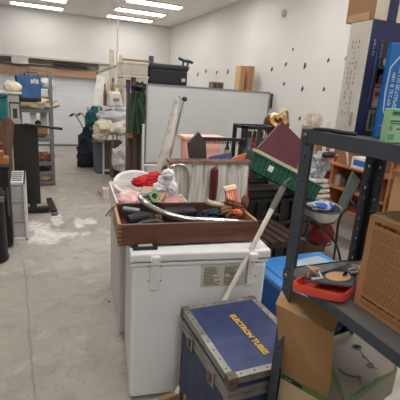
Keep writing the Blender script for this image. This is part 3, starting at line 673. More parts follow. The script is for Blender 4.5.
# ------------------------------------------------------------------ wooden drawer
DW = Matrix.Translation((.352, 1.738, .862)) @ Matrix.Rotation(math.radians(-6.9), 4, 'Z')
t = rooted('wooden_crate', 'old brown wooden drawer full of odds and ends on the freezer', 'drawer', DW)
wd = wood((70, 42, 30), (108, 68, 46), 0, 5); wd2 = wood((150, 104, 74), (178, 132, 96), 1, 5); wdi = wood((60, 40, 32), (88, 60, 46), 0, 5)
w, d, h = .722, .37, .108
MB().span((0, 0, 0), (w, .02, h)).build('front_board', wd, t, bevel=.003, local=L)
MB().span((0, d - .016, 0), (w, d, h)).build('back_board', wdi, t, bevel=.003, local=L)
MB().span((-.001, .0205, .002), (.015, d - .017, h)).build('side_board', wd2, t, bevel=.002, local=L)
MB().span((w - .015, .0205, .002), (w + .001, d - .017, h)).build('side_board', wd2, t, bevel=.002, local=L)
MB().span((.015, .0205, .008), (w - .015, d - .017, .018)).build('bottom', wdi, t, local=L)
dv = MB()
for k in range(5): dv.span((-.0015, -.0005, .008 + k * .021), (.014, .0, .018 + k * .021))
dv.build('dovetail', wd2, t, local=L)
rn = MB().span((.02, .03, -.0105), (.05, d - .03, 0)).build('runner', wdi, t, local=L)
MB().span((w - .1, .03, -.0105), (w - .07, d - .03, 0)).build('runner', wdi, t, local=L)
DB = .881 # inside bottom height
# contents of the drawer
p = ay(139, 213, 1.92)
t = thing('black_hand_tool', 'black machine part with grey barrel lying at the left inside the wooden drawer', 'tool', (p.x, p.y, DB))
MB().lathe([(0, 0), (.05, 0), (.055, .02), (.055, .045), (.04, .06), (0, .06)], (p.x + .04, p.y, DB + .012), Euler((.35, .0, 0)).to_matrix()).tube([(p.x - .06, p.y - .02, DB + .05), (p.x + .04, p.y, DB + .06)], [.03, .035], 14).build('body', M((30, 31, 34), .3), t, smooth=True)
MB().tube([(p.x - .07, p.y + .06, DB + .09), (p.x + .01, p.y + .02, DB + .085)], .017, 12).build('barrel', M((120, 124, 128), .35, .4), t, smooth=True)
MB().tube([(p.x + .07, p.y - .03, DB + .05), (p.x + .11, p.y - .03, DB + .045)], .03, 14).build('cap', M((96, 66, 44), .5), t, smooth=True)
MB().tube([(p.x - .04 , p.y - .06, DB + .03), (p.x + .0, p.y - .07, DB + .055), (p.x + .07, p.y - .07, DB + .06), (p.x + .12, p.y - .05, DB + .04)], .008, 8).build('lever', M((100, 102, 106), .3, .5), t, smooth=True)
# bent chrome tube
pts = [ay(169, 190, 2.22), ay(158, 192, 2.16), ay(147, 194.2, 2.1), ay(142, 195.4, 2.06), ay(140, 197.5, 2.0), ay(142, 200.5, 1.96), ay(148, 205, 1.93), ay(157, 210, 1.88), ay(168, 214.5, 1.83), ay(180, 217.8, 1.79), ay(195, 220, 1.76), ay(212, 220.6, 1.75), ay(230, 221, 1.745), ay(245, 222.5, 1.74)]
# smooth it
def smooth(P, n=3):
    for _ in range(n):
        Q = [P[0]]
        for a, b in zip(P, P[1:]): Q += [a.lerp(b, .25), a.lerp(b, .75)]
        P = Q + [P[-1]]
    return P
t = thing('chrome_tube', 'bent chrome tube lying across the top of the wooden drawer', 'tube', (pts[6].x, pts[6].y, .98))
MB().tube(smooth(pts, 2), .0145, 14).build('tube', CHROME, t, smooth=True)
MB().tube([pts[-1], pts[-1] + V((.02, -.004, -.004))], .007, 10).build('tip', M((70, 60, 56), .6), t, smooth=True)
pts = [ay(106, 216, 1.9), ay(108, 213, 1.92), ay(113, 207, 1.95), ay(120, 204, 1.99), ay(135, 204, 2.06), ay(150, 205, 2.08), ay(160, 206, 2.06)]
t = thing('black_cable', 'thin black cable with forked end drooping over the drawer side', 'cable', (pts[2].x, 1.95, 1))
MB().tube(smooth(pts, 2), .003, 8).build('cord', BLACK, t, smooth=True)
q = ay(109.5, 216, 1.9); MB().tube([q, pts[2] + V((0, 0, -.012)), pts[2]], .004, 8).build('fork', M((90, 84, 78), .5), t, smooth=True)
# leather glove
p = ay(234, 207, 1.86)
t = thing('leather_glove', 'brown leather work glove with orange lining lying over the drawer at its pole end', 'glove', (p.x, p.y, DB))
g = MB().blob((p.x + .015, p.y, p.z), (.075, .04, .028), .25, 2.6, 3, 4, False, ry=.5).blob((p.x + .06, p.y - .01, p.z + .028), (.022, .02, .042), .15, 2, 5, 3, False)
g.build('palm', M((112, 72, 44), .8, var=.25), t, smooth=True)
for k, (dx, dz, l) in enumerate(((-.05, .005, .05), (-.045, -.012, .055), (-.02, -.03, .05))):
    o = V((p.x + dx + .02, p.y - .02 - k * .006, p.z + dz)); MB().tube([o, o + V((-l, -.01, -.004 + .006 * k)), o + V((-l * 1.3, -.01, -.01))], [.014, .012, .008], 10).build('finger', M((120, 80, 52), .8, var=.2), t, smooth=True)
q = ay(238, 212.5, 1.79); MB().blob(q, (.03, .016, .016), .3, 3, 2, 3, False, ry=.4).build('lining', M((216, 110, 70), .8), t, smooth=True)
q0, q1 = ay(207, 202, 1.93), ay(227, 207, 1.9)
t = thing('rope_hank', 'cream twisted hank of rope next to the leather glove', 'rope', ((q0.x + q1.x) / 2, 1.91, q0.z))
mb = MB()
for k in range(5):
    P = []
    for i in range(13):
        s = i / 12; a = s * 9 + k * 1.26; c = q0.lerp(q1, s); P.append(c + V((0, math.cos(a) * .010, math.sin(a) * .010)))
    mb.tube(P, .0065, 7)
mb.build('strands', M((206, 186, 150), .9), t, smooth=True)
q = ay(214, 212, 1.9)
tag(MB().blob((q.x, q.y, q.z - .02), (.07, .05, .035), .35, 2.8, 9).build('dark_rag', M((38, 50, 54), .85), smooth=True), 'dark teal-black rag under the rope inside the drawer', 'rag')
q = ay(185, 210, 1.95)
tag(MB().span((q.x - .12, q.y, DB), (q.x + .08, q.y + .1, DB + .07)).build('black_tin', BLACK, bevel=.01), 'black box inside the middle of the wooden drawer', 'box')
# red and cream carton leaning
a, b, c, d_ = ay(228, 203, 2.06), ay(239, 200, 2.06), ay(235.5, 185, 2.1), ay(225, 187.5, 2.1)
t = thing('red_packet', 'red and cream packet standing up in the drawer before the ribbed tub', 'packet', (a.x, a.y, DB))
dn = (a - d_) * .8
MB().slab([a + dn, b + dn, c.lerp(b, .22), d_.lerp(a, .22)], (0, .025, 0)).build('body', M((206, 96, 78), .6), t, bevel=.002)
MB().slab([d_.lerp(a, .22) + V((-.004, -.003, 0)), c.lerp(b, .22) + V((.004, -.003, 0)), c + V((.004, -.003, 0)), d_ + V((-.004, -.003, 0))], (0, .031, 0)).build('lid', M((226, 208, 170), .6), t, bevel=.002)
f = facing(a + V((.003, -.001, 0)), (b - a) * .85, (d_ - a) * .7, (0, -1, 0))
prints(MB(), f, [(.05, .1, .18, .9), (.3, .1, .4, .8), (.55, .1, .62, .9)], .001).build('printing', M((232, 190, 170), .6), t)
# ------------------------------------------------------------------ things on the second chest
# shallow white box with pink plastic
BW = Matrix.Translation((.5, 2.32, CT + .001)) @ Matrix.Rotation(math.radians(-6), 4, 'Z')
a = az(119, 204.5, .95); b = az(111, 184, .95)
t = thing('white_tray_box', 'shallow white box holding pink plastic behind the wooden drawer', 'box', (a.x, a.y, CT))
ex = V((math.cos(-.1), math.sin(-.1), 0)); ey = (b - a).normalized() * .58; ww = .42
a0 = V((a.x, a.y, CT + .001)); hh = V((0, 0, .10))
t.location = a0
for o, e in ((a0, ey), (a0 + ex * ww, ey), (a0, ex * ww), (a0 + ey, ex * ww)):
    n_ = (V((-e.y, e.x, 0)).normalized() * .008)
    MB().slab([o, o + e, o + e + hh, o + hh], n_).build('side', M((228, 220, 210), .7), t)
MB().slab([a0 + V((.005, .005, .0)), a0 + ey + V((.005, -.005, 0)), a0 + ey + ex * (ww - .01), a0 + ex * (ww - .01)], (0, 0, .006)).build('bottom', PAPER, t)
p = az(127, 196, .95)
tag(MB().blob((p.x + .02, p.y, .93), (.09, .11, .05), .14, 2.2, 21).build('pink_plastic_bag', M((222, 176, 174), .35, var=.25, scale=12), smooth=True), 'pink crumpled plastic bag at the aisle side of the white box', 'bag')
p = az(163, 199, .96)
tag(MB().blob((p.x + .02, p.y + .02, .92), (.14, .12, .06), .15, 2.6, 23).build('pink_tissue_bag', M((200, 154, 148), .5, var=.25, scale=12), smooth=True), 'dull pink crumpled bag beneath the chrome tube', 'bag')
a, b, c, d_ = az(141, 201, .99), az(160, 203, .99), az(170, 189, 1.0), az(143, 187, 1.0)
tag(MB().slab([a, b, c, d_], (0, 0, .006)).build('cardboard_sheet', M((178, 142, 118), .85)), 'flat tan piece of card under the red cloth', 'card')
p = az(154, 199, 1.0)
t = thing('green_tape_roll', 'roll of green tape tilted beneath the chrome tube bend', 'tape', (p.x, p.y, 1.0))
rt = Euler((.9, .25, 0)).to_matrix()
MB().lathe([(.022, -.012), (.034, -.012), (.034, .012), (.022, .012), (.022, -.012)], (p.x, p.y, 1.012), rt, 28).build('roll', M((44, 140, 78), .4), t, smooth=True)
MB().lathe([(.019, -.0125), (.022, -.0125), (.022, .0125), (.019, .0125), (.019, -.0125)], (p.x, p.y, 1.012), rt, 28).build('core', CARDIN, t, smooth=True)
p = ay(133, 183, 2.72)
t = thing('white_basin', 'white round basin tilted toward the aisle on the white chest', 'basin', (p.x, p.y, .95))
rt = Euler((.38, -.1, 0)).to_matrix()
MB().lathe([(0, -.075), (.08, -.065), (.115, -.03), (.135, .0), (.148, .004), (.148, .010), (.13, .008), (.11, -.026), (.066, -.068), (0, -.068)], (p.x + .01, p.y, p.z), rt, 36).build('bowl', M((232, 228, 224), .35), t, smooth=True)
MB().lathe([(.135, .004), (.150, .004), (.150, .012), (.135, .012), (.135, .004)], (p.x + .01, p.y, p.z), rt, 36).build('rim', WHITE, t, smooth=True)
tag(MB().span((p.x - .06, p.y - .04, CT + .001), (p.x + .09, p.y + .12, p.z - .09)).build('small_brown_box', CARD2, bevel=.004), 'small brown box supporting the tilted white basin', 'box')
def cloth(ps, y, mat, name, label, cat, amp=.3, seed=1, fr=2.6):
    t = MB()
    for k, (u, v, ru, rv) in enumerate(ps):
        p = ay(u, v, y - .03 * (k % 2)); sc = (p - V((0, 0, H))).length / F
        t.blob(p, (ru * sc, max(ru, rv) * sc * .8, rv * sc), amp, fr, seed + k, 4, False)
    return tag(t.build(name, mat, smooth=True), label, cat)
cloth([(148, 180.5, 11, 5.5), (140, 182, 8, 5), (154, 179, 9, 7), (149, 185, 8, 3.5)], 2.45, M((196, 28, 34), .8, var=.25), 'red_cloth', 'bright red crumpled cloth lying on the white basin edge', 'cloth', .2, 1, 2.2)
cloth([(166, 180, 8, 7), (168, 174, 6, 5), (160, 187, 7, 5), (172, 187, 5, 6), (165, 196, 6, 7)], 2.2, M((226, 222, 226), .85, var=.12), 'white_cloth', 'white crumpled cloth with faint pink spots beside the red cloth', 'cloth', .2, 8, 2.2)
cloth([(151, 188, 9, 3)], 2.6, M((224, 216, 214), .85, var=.12), 'white_tissue', 'small white tissue poking out below the red cloth', 'tissue', .4, 12)
p = ay(104, 187, 2.95)
# boxes on the floor at the aisle
a = az(103, 199, 0); 
tag(MB().span((a.x, a.y, 0), (ay(112, 190, a.y).x, a.y + .14, ay(107, 189.5, a.y).z)).build('small_white_carton', M((220, 208, 206), .7), bevel=.004), 'small white carton on the floor at the aisle edge by the white chest', 'carton')
q = ay(106, 189, 5.85)
tag(MB().blob((q.x, 5.85, .05), (.11, .07, .07), .25, 3, 33).build('pink_sack', M((190, 160, 160), .7, var=.4, scale=18), smooth=True), 'small dusty pink bag behind the small white carton', 'bag')
# ------------------------------------------------------------------ ribbed metal tub
a = ay(168, 205, 2.30); b = ay(247, 205, 2.24); tz = (ay(166, 158.5, 2.30).z + ay(247, 163, 2.24).z) / 2
TW = Matrix.Translation((a.x, 2.31, CT)) @ Matrix.Rotation(math.radians(-5.5), 4, 'Z')
tw = (b - a).length; th = tz - CT; td = .05
t = rooted('ribbed_metal_tub', 'ribbed off-white metal tub with maroon grip standing behind the drawer', 'tub', TW)
RM = wood((150, 146, 136), (216, 212, 202), 2, 9, .4)
def ribs(x0, x1, y, yd, n=7):
    mb = MB(); nx = n * 10
    def fn(i, j): return .014 * (abs(math.sin(i * n * PI)) ** .6)
    return mb.sheet((x0, y, 0), (x1 - x0, 0, 0), (0, 0, th - .02), fn, nx, 3, .003)
ribs(0, tw, .016, 0).build('front_panel', RM, t, smooth=True, local=L)
MB().span((0, td, 0), (tw, td + .004, th - .02)).build('back_panel', RM, t, local=L)
for x in (0, tw - .004): MB().span((x, .018, 0), (x + .004, td, th - .02)).build('side_panel', RM, t, local=L)
MB().span((.004, .01, .0), (tw - .004, td, .004)).build('bottom', RM, t, local=L)
rm = MB().span((-.006, -.008, th - .022), (tw + .006, .01, th)).span((-.006, td - .004, th - .022), (tw + .006, td + .012, th)).span((-.006, .01, th - .022), (.006, td, th)).span((tw - .006, .01, th - .022), (tw + .006, td, th))
rm.build('rim', M((140, 108, 92), .6, .2, var=.45, scale=14), t, bevel=.002, local=L)
xg = tw * (210 - 167) / 80.
P = [(xg, -.014, th - .27), (xg, -.02, th - .25), (xg, -.022, th - .15), (xg, -.02, th - .06), (xg, -.014, th - .045)]
MB().tube(P, [.016, .026, .028, .026, .012], 16).build('grip', M((88, 22, 30), .35), t, smooth=True, local=L)
xq = tw * .19
P = smooth([V((xq - .10, -.012, th - .04)), V((xq - .06, -.012, th - .024)), V((xq - .0, -.012, th - .03)), V((xq + .02, -.012, th - .08)), V((xq + .025, -.012, th - .16)), V((xq + .02, -.012, th - .3))], 2)
MB().tube(P, .008, 10).build('bent_rail', CHROME, t, smooth=True, local=L)
tz = CT + th
# things inside the tub
def poly(pix, y, th_, mat, name, label, cat, lean=0, bevel=0, top=None):
    zs = [v for _, v in pix]; lo, hi = max(zs), min(zs)
    pts = [ay(u, v, y + lean * (lo - v) / (lo - hi)) for u, v in pix]
    return tag(MB().slab(pts, (0, th_, 0)).build(name, mat, bevel=bevel), label, cat)
poly([(194, 200), (188.5, 143), (199, 132), (206, 142), (209, 200)], 2.42, .03, M((58, 50, 48), .55), 'dark_binder', 'dark brown pointed binder sticking up out of the ribbed tub', 'binder', 0, .003)
t = thing('black_comb_strip', 'black toothed comb-like strip lying level above the ribbed tub', 'comb strip', (1.1, 2.5, 1.2))
a, b = ay(203, 138.5, 2.47), ay(246, 140, 2.47)
mb = MB().bar(a, b, .02, .022); n = 26
mb.build('spine', BLACK, t, bevel=.003)
mb = MB()
for k in range(n): c = a.lerp(b, (k + .5) / n); mb.tube([c, c + V((0, 0, -.034))], [.0045, .003], 6)
mb.build('teeth', M((38, 34, 34), .5), t)
MB().bar(a + V((.02, .02, 0)), a + V((.02, .02, -.25)), .02, .02).build('bracket', BLACK, t)
MB().bar(b + V((-.03, .02, 0)), V((b.x - .03, b.y + .02, CT + .1)), .02, .02).build('bracket', BLACK, t)
# pink tub
a, b = ay(184, 165, 2.66), ay(223, 137, 2.66)
t = thing('pink_tub', 'pale pink plastic tub standing behind the ribbed metal tub', 'tub', ((a.x + b.x) / 2, 2.74, CT))
MB().box(((a.x + b.x) / 2, 2.72, (CT + b.z) / 2), (b.x - a.x, .12, b.z - CT), taper=.9).build('body', M((238, 178, 164), .6), t, bevel=.015)
MB().box(((a.x + b.x) / 2, 2.72, b.z - .012), (b.x - a.x + .03, .14, .028)).build('rim', M((240, 186, 172), .5), t, bevel=.008)
poly([(206, 200), (210, 157), (232, 152.5), (228, 200)], 2.40, .02, M((70, 88, 140), .6), 'blue_folder', 'slate blue folder tucked in the ribbed tub', 'folder')
poly([(227, 200), (226, 162), (236, 157), (248, 153), (248, 200)], 2.44, .02, M((216, 108, 72), .7), 'orange_folder', 'orange folder tucked in the ribbed tub by the green tray', 'folder')
q = ay(223, 150, 2.63)
t = thing('slim_black_bottle', 'slim black bottle with yellow band between pink tub and black crate', 'bottle', (q.x + .02, q.y + .02, CT))
MB().lathe([(.022, 0), (.024, .05), (.024, q.z - CT - .01), (.01, q.z - CT + .03), (.01, q.z - CT + .06)], (q.x + .05, q.y + .03, CT)).build('body', BLACK, t, smooth=True)
MB().lathe([(.0245, q.z - CT - .04), (.0245, q.z - CT - .0)], (q.x + .05, q.y + .03, CT)).build('band', M((200, 180, 90), .6), t, smooth=True)
# plastic wrapped tube and black-knob rod
def wrapfn(i): return .012 * noise.noise(V((i * 9, 2, 1)))
a, b = ay(158, 184, 2.82), ay(178, 100, 3.02)
a.z = CT + .005
P = [a.lerp(b, i / 16) + V((wrapfn(i), wrapfn(i + 4), 0)) for i in range(17)]
rr = [.058 - .030 * (i / 16) + .006 * noise.noise(V((i * 3.3, 0, 0))) for i in range(17)]
tag(MB().tube(P, rr, 9).build('wrapped_roll', M((196, 192, 182), .25, var=.35, scale=14, bump=.8), smooth=True), 'long roll wrapped in crinkled clear plastic leaning before the whiteboard', 'roll')
a, b = ay(168, 165, 2.95), ay(184, 99, 3.0)
t = thing('metal_rod', 'thin metal rod with black knob leaning beside the plastic-wrapped roll', 'rod', (a.x, a.y, CT))
lo = a + (a - b) * ((a.z - CT) / (b.z - a.z))
MB().tube([lo, b], .008, 10).build('rod', STEEL, t, smooth=True)
MB().lathe([(0, -.02), (.016, -.015), (.022, 0), (.016, .015), (0, .02)], b + V((.006, 0, .0))).build('knob', BLACK, t, smooth=True)
q = ay(179, 96, 3.0); MB().tube([b, b + V((-.03, 0, -.004)), q], .006, 8).build('hook', STEEL, t, smooth=True)
cloth([(171, 167, 4, 5), (166, 170, 4, 4)], 2.8, M((92, 62, 54), .8, var=.3), 'brown_rag', 'dark reddish brown rag between wrapped roll and ribbed tub', 'rag', .3, 41)
# ------------------------------------------------------------------ table behind with crate, pot, album
TZ = .88
t = thing('folding_table', 'dark table behind the black bin carrying crate and jars', 'table', (2.0, 2.95, 0))
MB().span((1.42, 2.72, TZ - .03), (2.02, 3.3, TZ)).build('tabletop', M((96, 78, 64), .6), t, bevel=.004)
for x in (1.46, 1.98):
    for y in (2.76, 3.26): MB().span((x - .018, y - .018, 0), (x + .018, y + .018, TZ - .03)).build('leg', DGREY, t)
a, b = ay(237, 165, 2.76), ay(262, 126, 2.76)
t = thing('black_crate', 'black wire-sided crate standing upright behind the orange folder', 'crate', ((a.x + b.x) / 2, 2.9, TZ))
x0, x1, zt = 1.43, 1.43 + (b.x - a.x) + .06, b.z
sh = a.x - 1.43
fr = MB()
X0, X1 = a.x + .03, b.x + .08
for x in (X0, X1): fr.span((x, 2.76, TZ), (x + .045, 2.80, zt)).span((x, 2.92, TZ), (x + .03, 2.95, zt))
for z in (zt - .03, TZ): fr.span((X0, 2.76, z), (X1 + .045, 2.785, z + .03)).span((X0, 2.93, z), (X1 + .045, 2.95, z + .03)).span((X0, 2.76, z), (X0 + .02, 2.95, z + .03)).span((X1 + .025, 2.76, z), (X1 + .045, 2.95, z + .03))
fr.build('frame', M((34, 35, 38), .5), t, bevel=.006)
wr = MB()
for k in range(7): x = X0 + .06 + k * (X1 - X0 - .06) / 7; wr.tube([(x, 2.775, TZ + .02), (x, 2.775, zt - .02)], .0028, 6)
for k in range(7): z = TZ + .05 + k * .048; wr.tube([(X0 + .03, 2.772, z), (X1 + .02, 2.772, z)], .0028, 6)
wr.build('wire_grid', M((90, 92, 98), .4, .3), t)
for k, (u, c, l) in enumerate(((247, (150, 160, 180), 'clear pale blue bottle inside the black crate'), (252, (180, 60, 62), 'red bottle inside the black crate'), (258, (30, 110, 124), 'teal bottle inside the black crate'))):
    bottle(u, 131, 160, 2.86, M(c, .3), 'bottle', l, 'bottle', .032, M((60, 50, 50), .4), TZ + .031)
# kettle
q = ay(277, 123, 2.96)
t = thing('copper_pot', 'maroon round pot with brass rim and handle at the top of the heap', 'pot', (q.x, q.y + .05, TZ))
rt = Euler((.75, -.25, 0)).to_matrix()
MB().lathe([(0, -.12), (.07, -.115), (.105, -.07), (.118, -.02), (.108, .02), (.08, .035), (0, .025)], q, rt, 30).build('bowl', M((92, 26, 26), .3), t, smooth=True)
MB().lathe([(.04, .022), (.075, .026), (.08, .042), (.062, .05), (.04, .04), (.04, .022)], q, rt, 30).build('rim', M((206, 172, 110), .3, .6), t, smooth=True)
ctr = q
MB().tube(smooth([ctr + V((-.05, -.07, .04)), ctr + V((-.03, -.09, .10)), ctr + V((.035, -.08, .12)), ctr + V((.075, -.05, .05)), ctr + V((.08, -.04, -.04))], 2), .013, 10).build('handle', M((214, 186, 130), .3, .5), t, smooth=True)
tag(MB().span((q.x - .14, q.y - .0, TZ), (q.x + .14, q.y + .26, q.z - .13)).build('plain_box', CARD2, bevel=.006), 'brown box hidden beneath the maroon pot', 'box')
# green tray
def fr2(o, d, up): return V(o), V(d).normalized(), V(up).normalized()
ya = 2.34
A = ay(252, 160.5, ya); B = ay(318, 194, ya); d = (B - A).normalized(); up = V((-d.z, 0, d.x)); ln = (B - A).length; hh = .132
t = thing('green_planter_tray', 'long dark green ribbed plastic tray sloping down toward the black rack', 'tray', A)
o = A - up * hh * .5
def tr(s, dd, u_): return o + d * s + V((0, dd, 0)) + up * u_
def plate(s0, s1, d0, d1, u0, u1, mb):
    pts = [tr(s, dd, u_) for u_ in (u0, u1) for s, dd in ((s0, d0), (s1, d0), (s1, d1), (s0, d1))]
    return mb.faces(pts, [(3, 2, 1, 0), (4, 5, 6, 7), (0, 1, 5, 4), (1, 2, 6, 5), (2, 3, 7, 6), (3, 0, 4, 7)])
GM = M((20, 78, 60), .45, var=.15)
mb = MB(); plate(0, ln, 0, .004, 0, hh, mb); plate(0, ln, .17, .174, 0, hh, mb); plate(0, .004, 0, .174, 0, hh, mb); plate(ln - .004, ln, 0, .174, 0, hh, mb); plate(0, ln, 0, .174, 0, .004, mb)
k = .03
while k < ln - .02: plate(k, k + .018, -.007, .001, .006, hh - .012, mb); k += .043
mb.build('trough', GM, t)
mb = MB(); plate(-.008, ln + .008, -.012, .004, hh - .012, hh, mb); plate(-.008, ln + .008, .17, .186, hh - .012, hh, mb); mb.build('rim', M((26, 92, 72), .4), t, bevel=.002)
mb = MB(); plate(.145, .19, -.0095, -.007, .052, .094, mb); mb.build('sticker', M((202, 214, 206), .6), t)
# cream slat on tray
a, b = ay(258, 151.5, ya - .0), ay(299, 173, ya - .0)
tag(MB().bar(a + V((0, .04, .004)), b + V((0, .04, .004)), .07, .022).build('cream_lath', M((196, 178, 152), .7)), 'cream slat lying lengthwise on the green tray', 'slat')
# maroon album
ce = ay(281, 146.5, 2.42)
C_ = [ay(282, 121, 2.48), ay(258, 147.5, 2.41), ay(297, 168, 2.38), ay(304, 143, 2.45)]
t = thing('maroon_album', 'large maroon book balanced on one corner against the pot', 'book', C_[2])
n_ = (C_[3] - C_[1]).cross(C_[0] - C_[2]).normalized(); n_ = n_ if n_.y < 0 else -n_
MB().slab(C_, n_ * .003).slab([p - n_ * .028 for p in C_], n_ * .003).build('cover', M((84, 32, 44), .5, var=.25, scale=20), t, bevel=.0015)
cc = sum(C_, V()) / 4
MB().slab([cc.lerp(p, .96) - n_ * .0245 for p in C_], n_ * .024).build('pages', M((196, 176, 158), .8), t)
# big black bin
a, b = ay(247, 170, 2.46), ay(303, 190, 2.46)
t = thing('large_black_crate', 'large black ribbed crate standing beneath the green tray', 'crate', ((a.x + b.x) / 2, 2.56, 0))
zt = ay(250, 168, 2.46).z - .03; zt = min(zt, B.z - .0)
xe = b.x + .12
MB().span((a.x, 2.54, 0), (xe, 2.70, zt)).build('shell', M((24, 25, 27), .5), t, bevel=.02)
mb = MB()
k = 0
for z in (.16, .38, .6, zt - .1): mb.span((a.x - .01, 2.51, z), (xe + .01, 2.545, z + .028))
x = a.x + .05
while x < xe - .05: mb.span((x, 2.52, .05), (x + .02, 2.545, zt - .1)); x += .11
mb.build('ribs', M((29, 30, 32), .5), t, bevel=.004)
MB().tube(smooth([V((a.x + .2, 2.51, zt - .2)), V((a.x + .22, 2.46, zt - .17)), V((a.x + .34, 2.46, zt - .19)), V((a.x + .36, 2.51, zt - .24))], 2), .011, 8).build('handle', M((60, 62, 66), .4), t, smooth=True)
# slatted bench
a = az(262, 231, .68); b = az(293, 246, .68)
t = thing('slatted_bench', 'dark brown slatted bench between the freezer and the blue bin', 'bench', (1.6, 2.3, 0))
x = 1.335
while x < 1.66:
    MB().span((x, 2.0, .66), (x + .055, 2.44, .68)).build('slat', wood((52, 36, 30), (82, 60, 50), 1, 5), t, bevel=.003); x += .075
for y in (2.04, 2.38): MB().span((1.33, y, .62), (1.70, y + .03, .66)).build('rail', DKBROWN, t)
for x in (1.35, 1.66):
    for y in (2.03, 2.38): MB().span((x, y, 0), (x + .035, y + .035, .62)).build('leg', DKBROWN, t)
# blue storage bin
t = thing('blue_storage_bin', 'bright blue lidded storage bin between freezer and black rack', 'storage bin', (1.5, 1.7, 0))
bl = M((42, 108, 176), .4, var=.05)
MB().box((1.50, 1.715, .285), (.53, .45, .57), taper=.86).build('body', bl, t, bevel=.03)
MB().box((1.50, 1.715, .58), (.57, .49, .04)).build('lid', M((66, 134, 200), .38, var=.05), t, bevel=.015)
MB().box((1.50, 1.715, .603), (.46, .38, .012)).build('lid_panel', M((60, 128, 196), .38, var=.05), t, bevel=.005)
a = az(309, 266, .612)
tag(MB().box((1.58, 1.75, .6125), (.26, .2, .005), rz=.15).build('grey_card', M((158, 172, 186), .6)), 'pale grey-blue card lying flat on the blue bin lid', 'card')
# broom
base = V((.555, 1.555, .12)); q = ay(285, 184, 1.80); 
m1 = ay(227, 294, 1.56)
q = m1 + (m1 - ay(175, 395, 1.535)) * (112 / 100 * 1.0)
lo = ay(176, 394, 1.52); hi = ay(285, 184, 1.60)
t = thing('broom', 'broom with long cream handle leaning across the back of the freezer', 'broom', (lo.x, lo.y, 0))
pm = lo.lerp(hi, .88)
MB().tube([lo, pm], .0130, 12).build('handle', M((222, 216, 202), .45), t, smooth=True)
MB().tube([pm, lo.lerp(hi, .905), lo.lerp(hi, .985)], [.014, .0165, .016], 12).build('grip', M((120, 112, 102), .5), t, smooth=True)
dd = (hi - lo).normalized()
MB().tube([hi - dd * .015, hi + dd * .01, hi + dd * .025 + V((.02, 0, .006))], [.011, .009, .007], 10).build('hook_cap', M((60, 60, 62), .4), t, smooth=True)
lw = V((lo.x - .015, lo.y, 0))
MB().box((lo.x - .032, lo.y, lo.z - .01), (.11, .03, .035), ry=-.15).build('head', M((150, 120, 84), .6), t, bevel=.008)
bri = MB()
for i in range(14):
    for j in range(4):
        s = (i - 6.5) / 6.5; o = V((lo.x - .032 + s * .048, lo.y - .012 + j * .008, lo.z - .022))
        e = V((lo.x - .045 + s * .075 + random.uniform(-.008, .008), lo.y - .016 + j * .011, max(.004, lo.z - .2 + random.uniform(0, .02))))
        bri.tube([o, o.lerp(e, .5) + V((s * .004, 0, 0)), e], [.0045, .004, .0025], 5)
bo = bri.build('bristles', M((182, 148, 98), .9), t); bo['kind'] = 'stuff'
# ------------------------------------------------------------------ flight case
CW = Matrix.Translation((.618, 1.032, 0))
cw, cd, chh = .40, .515, .60
t = rooted('flight_case', 'blue flight case with aluminium edges and yellow stencilled letters', 'flight case', CW)
BL = M((44, 56, 98), .55, var=.42, scale=13); AL = M((150, 146, 138), .42, .55, var=.25, scale=18); RS = M((104, 92, 82), .55, .4, var=.4, scale=30)
MB().span((.006, .006, .004), (cw - .006, cd - .006, chh - .078)).build('body', BL, t, bevel=.003, local=L)
lid = MB().span((.006, .006, chh - .07), (cw - .006, cd - .006, chh - .002)).build('lid', BL, t, bevel=.003, local=L)
e_ = .030; k_ = .004
def edge(mb, z0, z1, top):
    # horizontal edges around, band
    mb.span((0, 0, z0), (cw, .006, z1)).span((0, cd - .006, z0), (cw, cd, z1)).span((0, .006, z0), (.006, cd - .006, z1)).span((cw - .006, .006, z0), (cw, cd - .006, z1))
mb = MB(); edge(mb, chh - .028, chh + .0015, 1)
mb.span((0.0, .0, chh - .003), (cw, e_, chh + .0015)).span((0, cd - e_, chh - .003), (cw, cd, chh + .0015)).span((0, e_, chh - .003), (e_, cd - e_, chh + .0015)).span((cw - e_, e_, chh - .003), (cw, cd - e_, chh + .0015))
mb.build('top_trim', AL, lid, bevel=.001, local=L)
mb = MB(); edge(mb, chh - .075, chh - .052, 0); mb.build('lid_lip', AL, lid, bevel=.001, local=L)
mb = MB(); edge(mb, chh - .105, chh - .079, 0); mb.build('body_lip', AL, t, bevel=.001, local=L)
for x, y in ((0, 0), (cw - .03, 0), (0, cd - .03), (cw - .03, cd - .03)):
    MB().span((x - .001, y - .001, .0), (x + .031, y + .031, chh - .105)).build('corner_post', AL, t, bevel=.001, local=L)
for x, y in ((0, 0), (cw, 0), (0, cd), (cw, cd)):
    sx = 1 if x == 0 else -1; sy = 1 if y == 0 else -1
    mb = MB().span((x - sx * .004, y - sy * .004, chh - .058), (x + sx * .042, y + sy * .042, chh + .0055))
    mb.build('ball_corner', RS, lid, bevel=.012, local=L)
    MB().span((x - sx * .004, y - sy * .004, .0), (x + sx * .042, y + sy * .042, .05)).build('ball_corner', RS, t, bevel=.012, local=L)
rv = MB()
for k in range(1, 9):
    yy = k * cd / 9
    for xx in (e_ * .55, cw - e_ * .55): rv.lathe([(0, 0), (.0045, 0), (.003, .002), (0, .0025)], (xx, yy, chh + .0015), seg=8)
for k in range(1, 7):
    xx = k * cw / 7
    for yy in (e_ * .55, cd - e_ * .55): rv.lathe([(0, 0), (.0045, 0), (.003, .002), (0, .0025)], (xx, yy, chh + .0015), seg=8)
rv.build('rivet', M((90, 86, 80), .4, .6), lid, local=L)
for y in (.14, .37):
    lt = MB().span((-.008, y - .03, chh - .13), (0, y + .03, chh - .06)).build('latch', STEEL, t, bevel=.002, local=L)
    MB().span((-.014, y - .012, chh - .115), (-.008, y + .012, chh - .075)).build('latch_lever', M((120, 80, 60), .5, .4), lt, bevel=.002, local=L)
YL = M((222, 180, 60), .6, var=.1)
